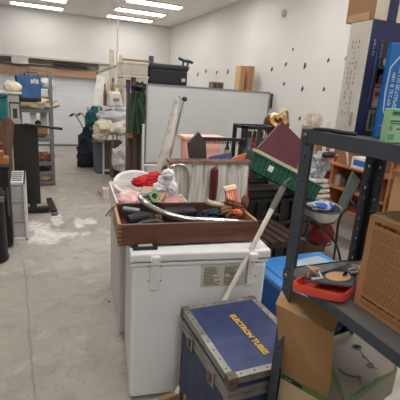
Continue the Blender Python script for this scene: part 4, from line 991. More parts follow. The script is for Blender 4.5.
# text runs toward the viewer along the right side of the lid
ta, tb_ = az(229.5, 315, chh + .002), az(264.5, 355, chh + .002)
tx = text('lettering', 'ELECTRON TUBES', .037, ta, tb_ - ta, (1, 0, 0), YL, lid, bold=.0011)
text('lettering', 'EL', .085, ax(183, 402, .6225), (0, -1, 0), (0, 0, 1), YL, t)
# ================================================================== near rack
RY = 1.0; rx0, rx1 = .772, 1.06; T2 = 1.508; MZ = 1.035; LZ = .34
RK = M((60, 67, 76), .5, .1, var=.12, scale=16)
t = thing('steel_rack', 'dark steel shelf rack with punched posts standing nearest on the right', 'rack', ((rx0 + rx1) / 2, RY - .45, 0))
def holed(mb, o, ux, w, h, pitch=.0381, r=.0042, n=None):
    o = V(o); ux = V(ux).normalized(); n = int(h / pitch)
    for k in range(n):
        z0 = k * pitch; z1 = z0 + pitch; c = o + ux * w * .55 + V((0, 0, (z0 + z1) / 2))
        inn = [c + ux * r * math.cos(a) + V((0, 0, r * 1.25 * math.sin(a))) for a in [PI / 4 * i for i in range(8)]]
        L_, R_, T_, B_ = o, o + ux * w, z1, z0; cx = w * .55; cz = (z0 + z1) / 2
        ou = [o + ux * w + V((0, 0, cz)), o + ux * w + V((0, 0, z1)), o + ux * cx + V((0, 0, z1)), o + V((0, 0, z1)), o + V((0, 0, cz)), o + V((0, 0, z0)), o + ux * cx + V((0, 0, z0)), o + ux * w + V((0, 0, z0))]
        mb.faces(inn + ou, [(i, (i + 1) % 8, 8 + (i + 1) % 8, 8 + i) for i in range(8)])
    return mb
def post(x, y, sx, sy, h):
    mb = MB(); holed(mb, (x, y, 0), (sx, 0, 0), .047, h); holed(mb, (x, y, 0), (0, sy, 0), .047, h)
    ob = mb.build('post', RK, t); md = ob.modifiers.new('s', 'SOLIDIFY'); md.thickness = .0022; md.offset = 0
    return ob
YN = .1
for (x, y, sx, sy) in ((rx0, RY, 1, -1), (rx1 + .035, RY, -1, -1), (rx0, YN, 1, 1), (rx1 + .035, YN, -1, 1)): post(x, y, sx, sy, T2 + .01)
rx1 += .035
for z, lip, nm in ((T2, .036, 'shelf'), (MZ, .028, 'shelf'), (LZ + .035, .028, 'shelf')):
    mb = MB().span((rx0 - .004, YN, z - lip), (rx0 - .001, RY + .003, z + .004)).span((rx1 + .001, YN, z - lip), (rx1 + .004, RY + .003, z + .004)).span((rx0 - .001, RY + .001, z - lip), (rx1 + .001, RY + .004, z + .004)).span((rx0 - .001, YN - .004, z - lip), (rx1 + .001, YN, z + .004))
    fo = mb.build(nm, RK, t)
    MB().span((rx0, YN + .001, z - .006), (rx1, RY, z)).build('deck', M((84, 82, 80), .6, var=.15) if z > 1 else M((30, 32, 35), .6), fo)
bt = MB()
for z in (T2 - .014, MZ - .012):
    bt.lathe([(0, 0), (.007, 0), (.006, .004), (0, .005)], (rx0 - .004, RY - .016, z), Euler((0, -PI / 2, 0)).to_matrix(), 10)
    bt.lathe([(0, 0), (.007, 0), (.006, .004), (0, .005)], (rx0 + .016, RY - .003, z), Euler((PI / 2, 0, 0)).to_matrix(), 10)
bt.build('bolt', STEEL, t)
# ================================================================== on the rack
TT = T2 + .001
# navy retail box
a = V((.862, .882, TT))
nw, nd = .30, .082
tp = ay(364, 17, .882); nh = tp.z - TT
NV = M((26, 34, 78), .45, var=.1)
t = thing('navy_retail_box', 'tall navy box with food pictures and a pale side standing on the rack top', 'box', (a.x + nw / 2, a.y + nd / 2, TT))
MB().span((a.x, a.y, TT), (a.x + nw, a.y + nd, TT + nh)).build('body', NV, t, bevel=.002)
MB().span((a.x - .0015, a.y + .001, TT + .002), (a.x, a.y + nd - .001, TT + nh - .002)).build('side_print', M((206, 200, 188), .6, var=.06, scale=30), t)
f = facing((a.x - .0016, a.y + nd, TT), (0, -nd, 0), (0, 0, nh), (-1, 0, 0))
random.seed(5); rc = []
for c in (.22, .36, .52): rc += [(c + .0, .18 + k * .045, c + .05, .18 + k * .045 + random.uniform(.015, .035)) for k in range(15) if random.random() < .75]
rc += [(.66, .08, .8, .2)]
prints(MB(), f, rc).build('side_lettering', M((168, 160, 146), .7), t)
f = facing((a.x, a.y - .0005, TT), (nw, 0, 0), (0, 0, nh), (0, -1, 0))
def pr(rects, c, nm='picture', e=.001, var=.25): prints(MB(), f, rects, e).build(nm, M(c, .5, var=var, scale=25), t)
pr([(.145, .47, .40, .83)], (44, 36, 40), 'picture')
prints(MB(), f, [(.17, .5, .2, .52)]).build('picture', M((60, 60, 60)), t)
mb = MB()
for (s, tt, rw, rh) in ((.26, .66, .07, .035), (.29, .60, .05, .03)):
    pts = [f(s + rw * math.cos(q), tt + rh * 1.5 * math.sin(q), .0022) for q in [2 * PI * k / 14 for k in range(14)]]; mb.slab(pts, (0, -.001, 0))
mb.slab([f(.2, .66, .002), f(.34, .62, .002), f(.36, .73, .002), f(.28, .79, .002), f(.27, .7, .002)], (0, -.001, 0))
mb.build('picture', M((206, 150, 112), .5, var=.3, scale=30), t)
pr([(.15, .25, .29, .435)], (190, 150, 118)); pr([(.165, .27, .275, .33)], (214, 205, 180), e=.0018); pr([(.17, .36, .27, .40)], (120, 62, 40), e=.0018)
pr([(.13, .04, .27, .235)], (150, 158, 142)); pr([(.16, .06, .19, .2), (.21, .08, .235, .21)], (52, 60, 44), e=.0018)
pr([(.15, .445, .29, .6)], (170, 120, 96)); pr([(.18, .47, .25, .55)], (120, 44, 34), e=.0018)
strokes('lettering', 10, .011, f(.135, .86), (0, 0, -1), (1, 0, 0), M((96, 110, 156), .5), t, 4)
strokes('lettering', 6, .010, f(.045, .84), (0, 0, -1), (1, 0, 0), M((150, 160, 196), .5), t, 5)
pr([(.095, .30, .11, .74)], (70, 84, 130), 'lettering')
# carton on top of the navy box
z0 = TT + nh + .001
t = thing('top_carton', 'cardboard carton with cream end and navy stripe on top of the navy box', 'carton', (a.x + .2, a.y + .1, z0))
MB().span((a.x + .004, a.y + .003, z0), (a.x + .29, a.y + nd + .03, z0 + .15)).build('body', M((160, 116, 82), .75, var=.06), t, bevel=.002)
f = facing((a.x + .004, a.y + .0025, z0), (.286, 0, 0), (0, 0, .15), (0, -1, 0))
prints(MB(), f, [(0, 0, .155, 1), (.28, 0, 1, 1)], .001).build('cream_print', M((206, 194, 172), .7, var=.05), t)
prints(MB(), f, [(.155, 0, .28, 1)], .001).build('navy_stripe', NV, t)
MB().span((a.x + .0025, a.y + .02, z0), (a.x + .004, a.y + nd + .02, z0 + .02)).build('fold', M((190, 150, 112), .75), t)
# bright blue box
p0 = ay(376, 129.5, .815); ph = math.radians(-33)
TWm = Matrix.Translation((p0.x, p0.y, TT)) @ Matrix.Rotation(ph, 4, 'Z')
bz = ay(383, 41, p0.y).z - TT
t = rooted('bright_blue_box', 'bright blue tool box carton with white lettering standing before the navy box', 'box', TWm)
BB = M((24, 104, 176), .4, var=.1)
MB().span((0, 0, 0), (.157, .035, bz)).build('body', BB, t, bevel=.002, local=L)
def fl(s, tt, e=.0008): return V((s * .157, -e, tt * bz))
def prl(rects, c, nm, e=.0010): prints(MB(), fl, rects, e).build(nm, M(c, .5), t, local=L)
WL = M((190, 214, 232), .5)
def ltext(body, size, s, tt, xd=(0, 0, -1), yd=(1, 0, 0)):
    Rm = TWm.to_3x3(); return strokes('lettering', body, size, TWm @ fl(s, tt), Rm @ V(xd), Rm @ V(yd), WL, t, body)
ltext(15, .0125, .19, .80); ltext(13, .0125, .10, .70)
mb = MB(); P = [(.06, .3), (.04, .5), (.05, .75), (.16, .86), (.3, .9)]
for (s0, t0), (s1, t1) in zip(P, P[1:]): mb.bar(fl(s0, t0, .001), fl(s1, t1, .001), .003, .0015, (0, -1, 0))
P = [(.06, .3), (.1, .26), (.3, .25)]
for (s0, t0), (s1, t1) in zip(P, P[1:]): mb.bar(fl(s0, t0, .001), fl(s1, t1, .001), .003, .0015, (0, -1, 0))
mb.build('outline_print', WL, t, local=L)
mb = MB(); c = (.16, .13); n = 10
pts = [fl(c[0] + (.12 if k % 2 else .06) * math.cos(PI * k / n + .2), c[1] + (.085 if k % 2 else .05) * math.sin(PI * k / n + .2) * 1.0, .001) for k in range(2 * n)]
mb.slab(pts, (0, -.001, 0)); mb.build('picture', M((180, 140, 124), .5, var=.3, scale=30), t, local=L)
prl([(.36, .2, .6, .95)], (34, 88, 148), 'side_panel')
# green labelled small box
p1 = ay(387, 135.5, .71); g2 = Matrix.Translation((p1.x, p1.y, TT)) @ Matrix.Rotation(math.radians(-2), 4, 'Z')
gz = ay(389, 108, p1.y).z - TT
t = rooted('green_label_box', 'small pale green box with dark print at the picture edge on the rack top', 'box', g2)
MB().span((0, 0, 0), (.086, .022, gz)).build('body', M((142, 184, 142), .6, var=.06), t, bevel=.002, local=L)
def fg(s, tt, e=.0008): return V((s * .086, -e, tt * gz))
prints(MB(), fg, [(.04, .78, 1, .96), (.04, .1, .14, .26), (.17, .1, .27, .26), (.04, .35, .14, .5)], .001).build('print', M((92, 148, 108), .6), t, local=L)
prints(MB(), fg, [(.04, .62, .5, .66), (.04, .55, .7, .58), (.3, .40, .8, .43), (.06, .83, .5, .9)], .0014).build('lettering', M((40, 74, 58), .6), t, local=L)
# dark strap / cable on rack top edge
a1, b1 = ay(330, 127, 1.30), ay(345, 132, 1.2)
tag(MB().tube(smooth([V((.785, .97, TT + .004)), V((.80, .93, TT + .008)), V((.825, .885, TT + .004)), V((.85, .86, TT + .004))], 2), .006, 8).build('black_strap', BLACK, smooth=True), 'short black strap at the foot of the navy box on the rack', 'strap')
# ---------------- middle shelf
MT = MZ + .001
A = ax(353, 303, .84); Bp = ax(371, 215, .84)
cy = A.y; chh_ = .275
t = thing('printed_carton', 'brown cardboard carton printed all over with warning text on the middle rack shelf', 'carton', (.97, cy - .13, MT))
MB().span((.841, cy - .257, MT), (1.085, cy, MT + chh_)).build('body', M((178, 130, 88), .8, var=.05), t, bevel=.002)
MB().span((.8405, cy - .009, MT + chh_ - .002), (1.08, cy + .0, MT + chh_ + .002)).span((.8405, cy - .257, MT + chh_ - .002), (.858, cy, MT + chh_ + .002)).build('flap_edge', CARDEDGE, t)
f = facing((.8406, cy, MT), (0, -.257, 0), (0, 0, chh_), (-1, 0, 0))
INK = M((70, 46, 30), .8)
strokes('lettering', 17, .0125, f(.09, .91), (0, -1, 0), (0, 0, 1), INK, t)
rc = []; tt = .86; random.seed(11); k = 0
while tt > .05:
    k += 1
    if k % 6 == 0: tt -= .012
    if .1 < tt < .16: tt -= .02; continue
    s = .09
    end = random.uniform(.6, .95)
    while s < end:
        wd_ = random.uniform(.012, .05); rc.append((s, tt, min(s + wd_, end), tt + .008)); s += wd_ + .012
    tt -= .0235
prints(MB(), f, rc, .0006).build('print', M((132, 96, 66), .8), t)
strokes('lettering', 24, .008, f(.09, .12), (0, -1, 0), (0, 0, 1), INK, t)
# red tray with grey things
a, b, c, d_ = az(289, 283, MT + .028), az(344, 297, MT + .028), az(358, 284, MT + .028), az(316, 270, MT + .028)
ctr = (a + b + c + d_) / 4
t = thing('red_tray', 'red-orange shallow plastic tray on the middle rack shelf', 'tray', (ctr.x, ctr.y, MT))
def rnd(pts, r=.3, n=5):
    out = []; m = len(pts)
    for i in range(m):
        p0, p1, p2 = pts[i - 1], pts[i], pts[(i + 1) % m]; A_ = p1.lerp(p0, r); B_ = p1.lerp(p2, r)
        for k in range(n + 1): s = k / n; out.append((A_.lerp(p1, s)).lerp(p1.lerp(B_, s), s))
    return out
Q = rnd([V((p.x, p.y, MT)) for p in (a, b, c, d_)], .22)
cc = V((ctr.x, ctr.y, MT))
mb = MB(); n = len(Q)
def ring(k, z): return [V((cc.x + (p.x - cc.x) * k, cc.y + (p.y - cc.y) * k, MT + z)) for p in Q]
prof = [ring(.88, 0), ring(.99, .006), ring(1.0, .026), ring(.97, .032), ring(.92, .030), ring(.88, .009), ring(.84, .006)]
pts = [p for rg in prof for p in rg]; fs = []
for r_ in range(len(prof) - 1): fs += [(r_ * n + i, r_ * n + (i + 1) % n, (r_ + 1) * n + (i + 1) % n, (r_ + 1) * n + i) for i in range(n)]
fs += [tuple(range(n))[::-1], tuple(range(len(pts) - n, len(pts)))]
mb.faces(pts, fs).build('tray_shell', M((214, 76, 58), .4, var=.08), t, smooth=True)
# grey plate on tray, tan oval piece, bag
Z = MT + .0335
t = thing('grey_plate', 'flat blue-grey plate lying across the red tray', 'plate', (ctr.x, ctr.y, Z))
a, b, c, d_ = az(304, 282, Z), az(352, 288, Z), az(362, 262, Z), az(330, 268, Z)
MB().slab([a, b, c, d_], (0, 0, .008)).build('sheet_plate', M((86, 92, 100), .4, .2), t, bevel=.002)
q = az(338, 277, Z + .009)
MB().lathe([(0, 0), (.043, 0), (.043, .003), (.037, .004), (0, .004)], (q.x, q.y, Z + .009), Matrix.Diagonal((1, .7, 1)), 30).build('tan_disc', M((206, 164, 122), .6, var=.2), t, smooth=True)
q = az(344, 276, Z + .014); MB().bar(q + V((-.003, 0, .0)), q + V((.003, 0, .014)), .006, .003).bar(q + V((.007, 0, 0)), q + V((.009, 0, .014)), .004, .003).build('marks', BLACK, t)
q = az(358, 269, Z + .03); 
tag(MB().blob((q.x + .02, q.y + .01, Z + .018), (.03, .024, .014), .35, 3, 51).build('clear_bag', M((176, 172, 166), .25, var=.3), smooth=True), 'crumpled clear plastic bag on the grey plate beside the printed carton', 'bag')
a, b, c, d_ = az(290, 278, Z), az(306, 283, Z), az(322, 270, Z), az(292, 268, Z)
for p in (a, b, c, d_): p.y = min(p.y, RY - .02); p.x = max(p.x, rx0 + .03)
tag(MB().slab([a, b, c, d_], (0, 0, .007)).build('tan_board', M((182, 144, 104), .7)), 'small tan board at the post corner of the red tray', 'board')
q = az(311, 274, Z + .02)
t = thing('hand_plane', 'small dark metal tool with brown knob on the tan board', 'tool', (q.x, q.y, Z + .008))
MB().blob((q.x, q.y, Z + .017), (.02, .011, .009), .2, 3, 3, 3, True).build('body', M((96, 84, 78), .4, .4), t, smooth=True)
MB().blob((q.x - .015, q.y - .009, Z + .015), (.007, .007, .007), .1, 3, 4, 3, True).build('knob', M((90, 48, 36), .5), t, smooth=True)
MB().tube([(q.x - .01, q.y - .014, Z + .012), (q.x + .028, q.y - .02, Z + .012), (q.x + .042, q.y + .014, Z + .013)], .004, 8).build('handle', M((190, 190, 180), .4), t, smooth=True)
pts = smooth([az(300, 286, Z + .01), az(318, 280, Z + .03), az(340, 268, Z + .05), az(358, 262, Z + .05)], 2)
tag(MB().bar(az(318, 272, Z + .012), az(346, 263, Z + .022), .022, .004).build('grey_strip', M((104, 104, 106), .5)), 'grey metal strip slanting over the grey plate toward the rear post', 'strip')
# ---------------- bottom shelf: open carton with raised flap and grey printed box
LT = LZ + .036
za = .62
p = az(281, 372, za); q = az(325, 397, za); dr = (q - p).normalized(); dr.z = 0
p.z = q.z = za
nr = V((-dr.y, dr.x, 0)); nr = nr if nr.x > 0 else -nr
t = thing('open_carton', 'open cardboard carton with green printed band and raised flap on the lowest rack shelf', 'carton', (p.x, p.y, LT))
p = V((max(p.x, rx0 + .02), min(p.y, RY - .01), za))
ln_ = .27; wn = .26
c0, c1, c2, c3 = p, p + dr * ln_, p + dr * ln_ + nr * wn, p + nr * wn
z_ = V((0, 0, LT - za))
TN = M((202, 180, 142), .8, var=.05)
for a_, b_ in ((c0, c1), (c1, c2), (c2, c3), (c3, c0)):
    e = (b_ - a_).normalized(); inn = V((-e.y, e.x, 0)) * .004
    if inn.dot((c0 + c2) / 2 - a_) < 0: inn = -inn
    MB().slab([a_, b_, b_ + z_, a_ + z_], inn).build('side', TN, t)
MB().slab([c0 + z_, c1 + z_, c2 + z_, c3 + z_], (0, 0, .004)).build('bottom', CARD, t)
GB = M((92, 128, 72), .7, var=.08)
o = -nr * .0012
band = facing(c0 + o, dr * ln_, V((0, 0, -.2)), (0, 0, 0))
def bnd(s0, s1, t0, t1, e=.001):
    P_ = lambda s, tt: c0 + dr * ln_ * s + V((0, 0, -tt)) - nr * e
    return [P_(s0, t0), P_(s1, t0), P_(s1, t1), P_(s0, t1)]
MB().slab(bnd(0, 1, 0, .023), -nr * .0008).build('green_band', GB, t)
MB().slab(bnd(.03, .33, .004, .019, .0022), -nr * .0008).build('black_patch', M((24, 26, 24), .6), t)
strokes('lettering', 6, .0085, c0 + dr * ln_ * .06 + V((0, 0, -.015)) - nr * .0034, dr, (0, 0, 1), M((190, 196, 180), .6), t)
# flap: rises from the left rim, folded once
F0, F1 = c0, c0 + dr * .19
T0, T1 = ay(275.5, 304, c0.y - .02), ay(333, 333, F1.y - .0)
S0, S1 = ay(283, 287, c0.y + .02), ay(340.5, 312, F1.y + .04)
CF = M((170, 130, 88), .8, var=.05)
FM = [F0.lerp(T0, .35), F1.lerp(T1, .35)]
fo = MB().slab([F0 + V((0, 0, .001)), F1 + V((0, 0, .001)), T1, T0], nr * .004).build('raised_flap', CF, t)
MB().slab([T0 + V((0, 0, .001)), T1 + V((0, 0, .001)), S1, S0], nr * .004).build('folded_edge', M((180, 142, 98), .8, var=.05), fo)
F2 = c3
MB().slab([c3, c2, c2 + nr * .07 + V((0, 0, .015)), c3 + nr * .07 + V((0, 0, .015))], (0, 0, .004)).build('inner_flap', CARDIN, t)
# grey printed box lying on top
zb2 = .62 + .006; zt2 = .745
P = [az(322, 340, zt2), az(360, 324, zt2), az(400, 364, zt2), az(346, 402, zt2)]
P[3] = P[3] + (P[3] - P[0]) * .0
cx = sum(P, V()) / 4
for q_ in P: q_.x = min(q_.x, 1.12); q_.y = min(q_.y, .985); q_.z = zb2
t = thing('grey_printed_box', 'flat box with green sides and grey top printed with earbud pictures on the lowest shelf', 'box', (cx.x, cx.y, zb2))
GT = M((118, 110, 99), .5, var=.14, scale=5)
MB().slab(P, (0, 0, zt2 - zb2 - .002)).build('body', M((84, 112, 70), .6, var=.1), t, bevel=.003)
_c = sum(P, V()) / 4
MB().slab([_c + (q_ - _c) * 1.004 for q_ in P], (0, 0, zt2 - zb2 - .024)).build('lower_wrap', M((124, 118, 108), .6, var=.1), t)
topP = [q_ + V((0, 0, zt2 - zb2 - .0019)) for q_ in P]; cc = sum(topP, V()) / 4
MB().slab([cc.lerp(q_, .94) for q_ in topP], (0, 0, .0012)).build('top_print', GT, t)
def onb(u, v): return az(u, v, zt2 + .0005)
def ear(cu, cv, pu, pv, r):
    r *= 1.15
    c = onb(cu, cv); mb = MB()
    mb.lathe([(r * .55, 0), (r, 0), (r, .0008), (r * .55, .0008), (r * .55, 0)], c, Matrix.Diagonal((1, .8, 1)), 20)
    return mb
mb = ear(357, 347, 0, 0, .017); mb.lathe([(0, 0), (.009, 0), (0, .001)], onb(371, 364)); mb.lathe([(0, 0), (.013, 0), (0, .001)], onb(370, 366)); mb.lathe([(0, 0), (.008, 0), (0, .001)], onb(364, 357)); mb.lathe([(0, 0), (.008, 0), (0, .001)], onb(359, 377))
for (u0, v0), (u1, v1) in (((357, 347), (371, 364)), ((338, 368), (345, 374)), ((345, 374), (352, 376)), ((352, 376), (359, 377)), ((371, 366), (378, 369)), ((359, 377), (361, 383))): mb.bar(onb(u0, v0), onb(u1, v1), .003, .001)
mb.build('earbud_picture', M((52, 48, 52), .5), t)
mb = MB(); mb.slab([onb(374, 371), onb(392, 364), onb(394, 370), onb(378, 378)], (0, 0, .0006)); mb.build('tan_picture', M((128, 112, 94), .6), t)
e = (topP[3] - topP[0]).normalized(); nn = V((e.y, -e.x, 0)); nn = nn if nn.x < 0 else -nn
# ================================================================== right background
# wall shelves along the right wall
OW = wood((150, 88, 54), (186, 120, 78), 1, 3)
SX = 3.12
t = thing('wall_shelving', 'orange-brown wooden shelving fixed along the long white wall', 'shelving', (3.28, 3.2, .45))
zA = ax(345, 166, SX).z; zB = ax(345, 190, SX).z; zC = zB - (zA - zB) * .9
y0, y1 = 2.0, 4.25
for z in (zA, zB, zC): MB().span((SX, y0, z - .022), (WX - .021, y1, z)).build('shelf_board', OW, t, bevel=.002)
for y in (y1, 3.45, 2.75, y0):
    MB().span((SX + .01, y - .012, zC - .1), (WX - .0215, y + .012, zA - .023)).build('upright', OW, t)
MB().span((WX - .02, y0, zC - .1), (WX - .002, y1, zA + .16)).build('back_panel', wood((128, 80, 54), (156, 104, 74), 1, 2), t)
def onwall(u, z, x=SX + .02): # point over shelf edge at pixel column u
    r = _ray(u, 166); # refine v
    v = 166
    for _ in range(25):
        p = ax(u, v, x); v += (p.z - z) * 80
    return p
def wbox(u0, u1, h, d, mat, name, label, cat, z, x=SX + .02, bev=.004):
    a, b = onwall(u0, z, x), onwall(u1, z, x)
    return tag(MB().span((x, b.y, z + .001), (x + d, a.y, z + h)).build(name, mat, bevel=bev), label, cat)
# carton behind
wbox(337, 350, .15, .2, CARD2, 'brown_carton', 'brown carton on the top wall shelf left of the white and blue box', 'carton', zA, SX + .06)
a, b = onwall(351.5, zA), onwall(367, zA)
t = thing('blue_white_box', 'white box with blue printed panel on the top wall shelf', 'box', (SX + .1, (a.y + b.y) / 2, zA))
MB().span((SX + .005, b.y, zA + .001), (SX + .16, a.y, zA + .12)).build('body', M((226, 226, 224), .6), t, bevel=.003)
MB().span((SX + .0035, b.y + .03, zA + .035), (SX + .005, a.y - .03, zA + .095)).build('blue_panel', M((62, 102, 176), .5), t)
wbox(368, 376, .14, .2, M((134, 92, 64), .8), 'brown_carton', 'brown carton hidden behind the rear rack post on the wall shelf', 'carton', zA, SX + .05)
for k, (u0, u1, h, c, l) in enumerate(((319.5, 322.5, .09, (196, 92, 60), 'orange tub at the far end of the top wall shelf'), (323.5, 327, .13, (206, 176, 80), 'yellow tub second from the far end of the top wall shelf'), (328, 331, .08, (170, 60, 50), 'small red tub between yellow tub and brown carton'))):
    a, b = onwall(u0, zA), onwall(u1, zA); r = abs(a.y - b.y) / 2 * .8
    t = thing('tub', l, 'tub', (SX + .1, (a.y + b.y) / 2, zA))
    MB().lathe([(r * .85, 0), (r, h * .8)], (SX + .1, (a.y + b.y) / 2, zA + .001)).build('body', M(c, .5), t, smooth=True)
    MB().lathe([(r * 1.05, h * .8), (r * 1.05, h)], (SX + .1, (a.y + b.y) / 2, zA + .001)).build('lid', WHITE, t, smooth=True)
for k, (u, c, l, s_) in enumerate(((338, (150, 140, 134), 'grey jar on the middle wall shelf beside the upright board', .05), (342.5, (92, 66, 56), 'dark bottle on the middle wall shelf', .035), (366, (176, 150, 120), 'tan jar on the middle wall shelf next to the rack post', .05))):
    a = onwall(u, zB, SX + .1); bottle(0, 0, 0, 1, WHITE, 'jar', l, 'jar') if False else None
    t = thing('jar', l, 'jar', (SX + .1, a.y, zB)); MB().lathe([(s_, 0), (s_, s_ * 2), (s_ * .6, s_ * 2.6)], (SX + .1, a.y, zB + .001)).build('body', M(c, .5), t, smooth=True)
    MB().lathe([(s_ * .65, s_ * 2.6), (s_ * .65, s_ * 3)], (SX + .1, a.y, zB + .001)).build('lid', M((60, 50, 46)), t, smooth=True)
# white rag hanging in front of carton
q = ax(346.5, 150, SX - .0)
tag(MB().tube(smooth([ax(346, 141, SX + .02), ax(345.5, 148, SX + .0), ax(347, 153, SX - .0), ax(347.5, 158, SX + .0), V((SX + .02, ax(347.5, 158, SX).y, zA + .012))], 2), [.008] * 17, 8).build('dangling_string', M((224, 220, 214), .8), smooth=True), 'white string dangling in front of the brown carton on the wall shelf', 'cord')
# brown cardboard boxes behind rack right
Yq = 2.35
t = thing('open_box', 'open cardboard box with spread flaps seen behind the printed carton', 'cardboard box', (2.9, 2.3, .0))
a, b = ay(387, 213, 2.5), ay(402, 188, 2.1)
MB().span((a.x, 2.1, .0), (min(a.x + .34, 3.09), 2.5, b.z)).build('body', M((178, 136, 98), .8, var=.05), t, bevel=.003)
mb = MB().slab([(a.x, 2.1, b.z), (a.x + .34, 2.1, b.z), (a.x + .34, 2.02, b.z + .03), (a.x, 2.02, b.z + .03)], (0, .004, .0)).slab([(a.x, 2.1, b.z), (a.x, 2.5, b.z), (a.x - .06, 2.5, b.z + .06), (a.x - .06, 2.1, b.z + .06)], (.004, 0, 0))
mb.build('flap', M((194, 154, 114), .8), t)
q = ay(394, 152, 2.6)
t = thing('wooden_crate_shelf', 'orange-brown wooden cabinet with shelves at the picture edge behind the rack', 'cabinet', (3.0, 2.6, 0))
a, b = ay(388, 200, 2.62), ay(388, 156, 2.62)
MB().span((a.x + .02, 2.62, 0), (3.1, 2.64, b.z)).build('panel', wood((160, 110, 70), (190, 140, 96), 0, 3), t)
for z in (b.z, b.z - .2, b.z - .4): MB().span((a.x, 2.5, z - .02), (3.1, 2.62, z)).build('shelf_board', wood((130, 84, 54), (160, 108, 72), 0, 3), t)
MB().span((a.x, 2.5, 0), (a.x + .02, 2.64, b.z - .0205)).build('upright', OW, t)
tag(MB().blob((ay(395, 149, 2.56).x + .04, 2.56, b.z + .045), (.12, .05, .06), .15, 2.5, 61).build('maroon_hat', M((54, 40, 44), .8), smooth=True), 'dark maroon hat lying on the wooden cabinet at the picture edge', 'hat')
# things on the dark table, right part
def ontab(u, v0, y): return ay(u, v0, y)
cloth([(320, 163, 8, 10), (318, 174, 7, 7)], 2.98, M((164, 164, 166), .4, var=.3), 'grey_plastic_bag', 'grey translucent plastic bag of parts between the rack post and shelving', 'bag', .3, 71)
q = ay(327, 156, 2.86)
t = thing('dark_shoe', 'dark brown shoe lying high beside the rack corner post', 'shoe', (q.x, q.y, q.z))
MB().blob((q.x + .02, q.y, q.z + .015), (.075, .035, .028), .12, 2, 2, 4, True).build('upper', M((58, 40, 34), .5), t, smooth=True)
MB().blob((q.x + .02, q.y, q.z - .008), (.078, .037, .01), .05, 2, 2, 3, True).build('sole', BLACK, t, smooth=True)
for k in range(4):
    a, b = ay(309 + k * .7, 199 - k * 5.2, 2.86), ay(330 - k * .5, 199 - k * 5.2, 2.86)
    tag(MB().box(((a.x + b.x) / 2, 2.96, a.z + .016), (b.x - a.x, .2, .030), rz=.06 * (k % 2)).build('paper_stack', M((214 - 6 * k, 210 - 5 * k, 200 - 4 * k), .8), bevel=.006),
        ['lowest white paper bundle in the pile behind the bowl', 'second white paper bundle from the bottom of the pile', 'third white paper bundle from the bottom of the pile', 'topmost white paper bundle of the pile behind the bowl'][k], 'paper bundle', 'paper bundles piled behind the bowl')
PB = ay(320, 201.5, 2.86).z
xa_, xb_ = ay(308, 200, 2.9).x, ay(331, 200, 2.9).x
tag(MB().span((xa_, 2.87, 0), (xb_, 3.06, PB)).build('low_box', M((120, 90, 66), .8), bevel=.005), 'brown box carrying the white paper bundles', 'box')
# lamp glass, pink bits on table
q = ay(330, 150, 3.3)
t = thing('white_tube_lamp', 'white upright tube standing behind the rack corner beside the shelf', 'tube', (q.x, 3.35, 0))
MB().tube([(q.x - .02, 3.38, 0), (q.x - .01, 3.38, ay(330, 122, 3.38).z)], .018, 12).build('tube', M((226, 222, 214), .5), t, smooth=True)
MB().lathe([(.05, 0), (.05, .02), (.02, .03)], (q.x - .02, 3.38, 0)).build('base', GREY, t, smooth=True)
q = ay(310, 120, 3.3)
tag(MB().blob((q.x + .05, q.y, q.z), (.09, .05, .09), .3, 2.4, 81).build('pale_plastic_bundle', M((210, 200, 178), .4, var=.15), smooth=True), 'pale crumpled plastic bundle sticking up behind the rack corner', 'bundle')
b_ = ay(306, 120, 3.3); b2_ = ay(317, 120, 3.3)
tag(MB().span((b_.x, 3.24, 0), (b2_.x, 3.36, q.z - .05)).build('pale_roll_box', M((176, 160, 136), .8, var=.2), bevel=.01), 'tall pale box carrying the crumpled plastic bundle behind the post', 'box')
# ------------------------------------------------------------------ bowl on chair, ball
p = ay(321, 206, 2.62)
t = thing('metal_bowl', 'big grey metal bowl resting on the black chair behind the rack', 'bowl', (p.x, p.y, p.z - .12))
sc = (p - V((0, 0, H))).length / F; r = 19 * sc
MB().lathe([(0, -.15), (r * .45, -.146), (r * .8, -.105), (r * .96, -.04), (r, 0), (r * 1.04, .004), (r * 1.0, .008), (r * .93, -.03), (r * .76, -.09), (r * .4, -.136), (0, -.14)], p, Euler((.12, .0, 0)).to_matrix(), 40).build('basin', M((214, 211, 200), .35, var=.1), t, smooth=True)
MB().lathe([(r * 1.0, .0), (r * 1.045, .0), (r * 1.045, .01), (r * 1.0, .01), (r * 1.0, 0)], p, Euler((.12, .0, 0)).to_matrix(), 40).build('rim', M((110, 110, 110), .3, .8), t, smooth=True)
q = ay(321, 205.5, 2.60)
t = thing('blue_package', 'blue and white plastic-wrapped package lying in the metal bowl', 'package', (q.x, q.y, q.z - .03))
MB().blob(q, (.115, .08, .036), .22, 2.6, 5, 4, False).build('wrapper', M((186, 196, 214), .3, var=.2), t, smooth=True)
mb = MB().blob(q + V((-.035, -.04, .010)), (.06, .05, .026), .25, 2.6, 6, 3, False).blob(q + V((.06, -.03, .008)), (.035, .04, .022), .25, 2.6, 9, 3, False)
mb.build('blue_print', M((44, 104, 196), .3, var=.3), t, smooth=True)
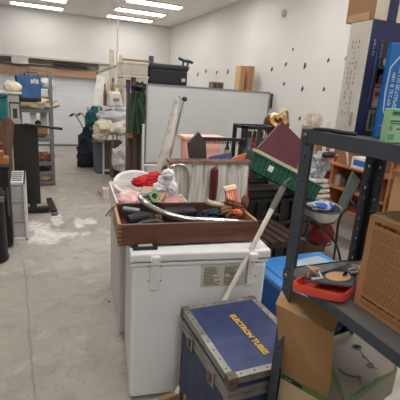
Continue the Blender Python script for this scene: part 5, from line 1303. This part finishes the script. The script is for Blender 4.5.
# chair
t = thing('black_tube_chair', 'black curved tube chair with dark green back holding the metal bowl', 'chair', (p.x + .1, p.y, 0))
BK = M((26, 27, 28), .4)
zr = p.z - .125
ringp = [V((p.x + r * .72 * math.cos(a_), p.y + r * .72 * math.sin(a_), zr)) for a_ in [2 * PI * k / 32 for k in range(33)]]
MB().tube(ringp, .008, 8).build('seat_ring', BK, t, smooth=True)
def leg(P): MB().tube(smooth(P, 2), .011, 8).build('leg', BK, t, smooth=True)
leg([ay(299, 213, 2.5), ay(312, 218, 2.46), ay(328, 232, 2.42), ay(340, 250, 2.4), V((ay(346, 262, 2.4).x, 2.4, .012))])
leg([V((p.x + r * .72, p.y, zr)), ay(343, 212, 2.6), ay(338, 222, 2.58), ay(337, 236, 2.56), V((p.x + r * .9, 2.52, .012))])
leg([V((p.x - r * .72, p.y + .05, zr)), V((p.x - r * 1.1, p.y + .1, zr * .5)), V((p.x - r * .9, p.y + .25, .012))])
leg([V((p.x, p.y + r * .72, zr)), V((p.x + .05, p.y + r + .06, zr * .5)), V((p.x + .02, p.y + r + .12, .012))])
leg([V((p.x - r * .72, p.y - .02, zr)), V((p.x - r * 1.2, p.y - .1, zr * .55)), V((p.x - r * 1.1, p.y - .06, .012))])
leg([ay(338, 214, 2.62), ay(350, 208, 2.7), ay(356, 206, 2.75), ay(350, 200, 2.82)])
bp = [ay(334, 215, 2.78), ay(341, 219, 2.76), ay(361, 181, 2.95), ay(353, 171, 2.98)]
MB().slab(bp, (.006, .022, .0)).build('backrest', M((66, 80, 76), .6, var=.15), t, bevel=.004)
cb = sum(bp, V()) / 4
MB().slab([cb.lerp(q_, .78) + V((-.001, -.003, 0)) for q_ in bp], (0, .002, 0)).build('back_panel', M((86, 100, 96), .6, var=.15), t)
c = ay(321, 233, 2.66)
zl = c.z - .085
lowring = [V((c.x + .10 * math.cos(a_), 2.66 + .10 * math.sin(a_), zl)) for a_ in [2 * PI * k / 28 for k in range(29)]]
MB().tube(lowring, .008, 8).build('lower_ring', BK, t, smooth=True)
for k in range(3):
    a_ = 2.2 + k * 2.1; MB().tube([V((c.x + .10 * math.cos(a_), 2.66 + .10 * math.sin(a_), zl)), V((p.x + r * .9 * math.cos(a_), p.y + r * .9 * math.sin(a_), .4)), V((p.x + r * .72 * math.cos(a_), p.y + r * .72 * math.sin(a_), zr))], .006, 6).build('strut', BK, t, smooth=True)
t = thing('red_ball', 'dark red ball-shaped cushion held under the bowl of the black chair', 'cushion', (c.x, 2.66, c.z - .1))
MB().blob((c.x, 2.66, c.z), (.125, .105, .105), .06, 1.6, 3, 4, False).build('body', M((140, 32, 36), .6, var=.15), t, smooth=True)
MB().lathe([(0, 0), (.015, .002), (0, .006)], (c.x + .05, 2.66 - .1, c.z + .03), Euler((PI / 2, 0, .3)).to_matrix()).build('button', M((110, 50, 40)), t)
q = az(314, 252, .0)
tag(MB().bar(az(303, 240, .12), az(338, 262, .1), .12, .03).build('grey_board', M((150, 146, 140), .7)), 'pale grey board lying low on the floor in front of the red cushion', 'board')
# ------------------------------------------------------------------ render settings
vs = SC.view_settings
vs.view_transform = 'Standard'; vs.look = 'None'; vs.gamma = 1; vs.use_curve_mapping = False
vs.exposure = .84
SC.cycles.max_bounces = 8
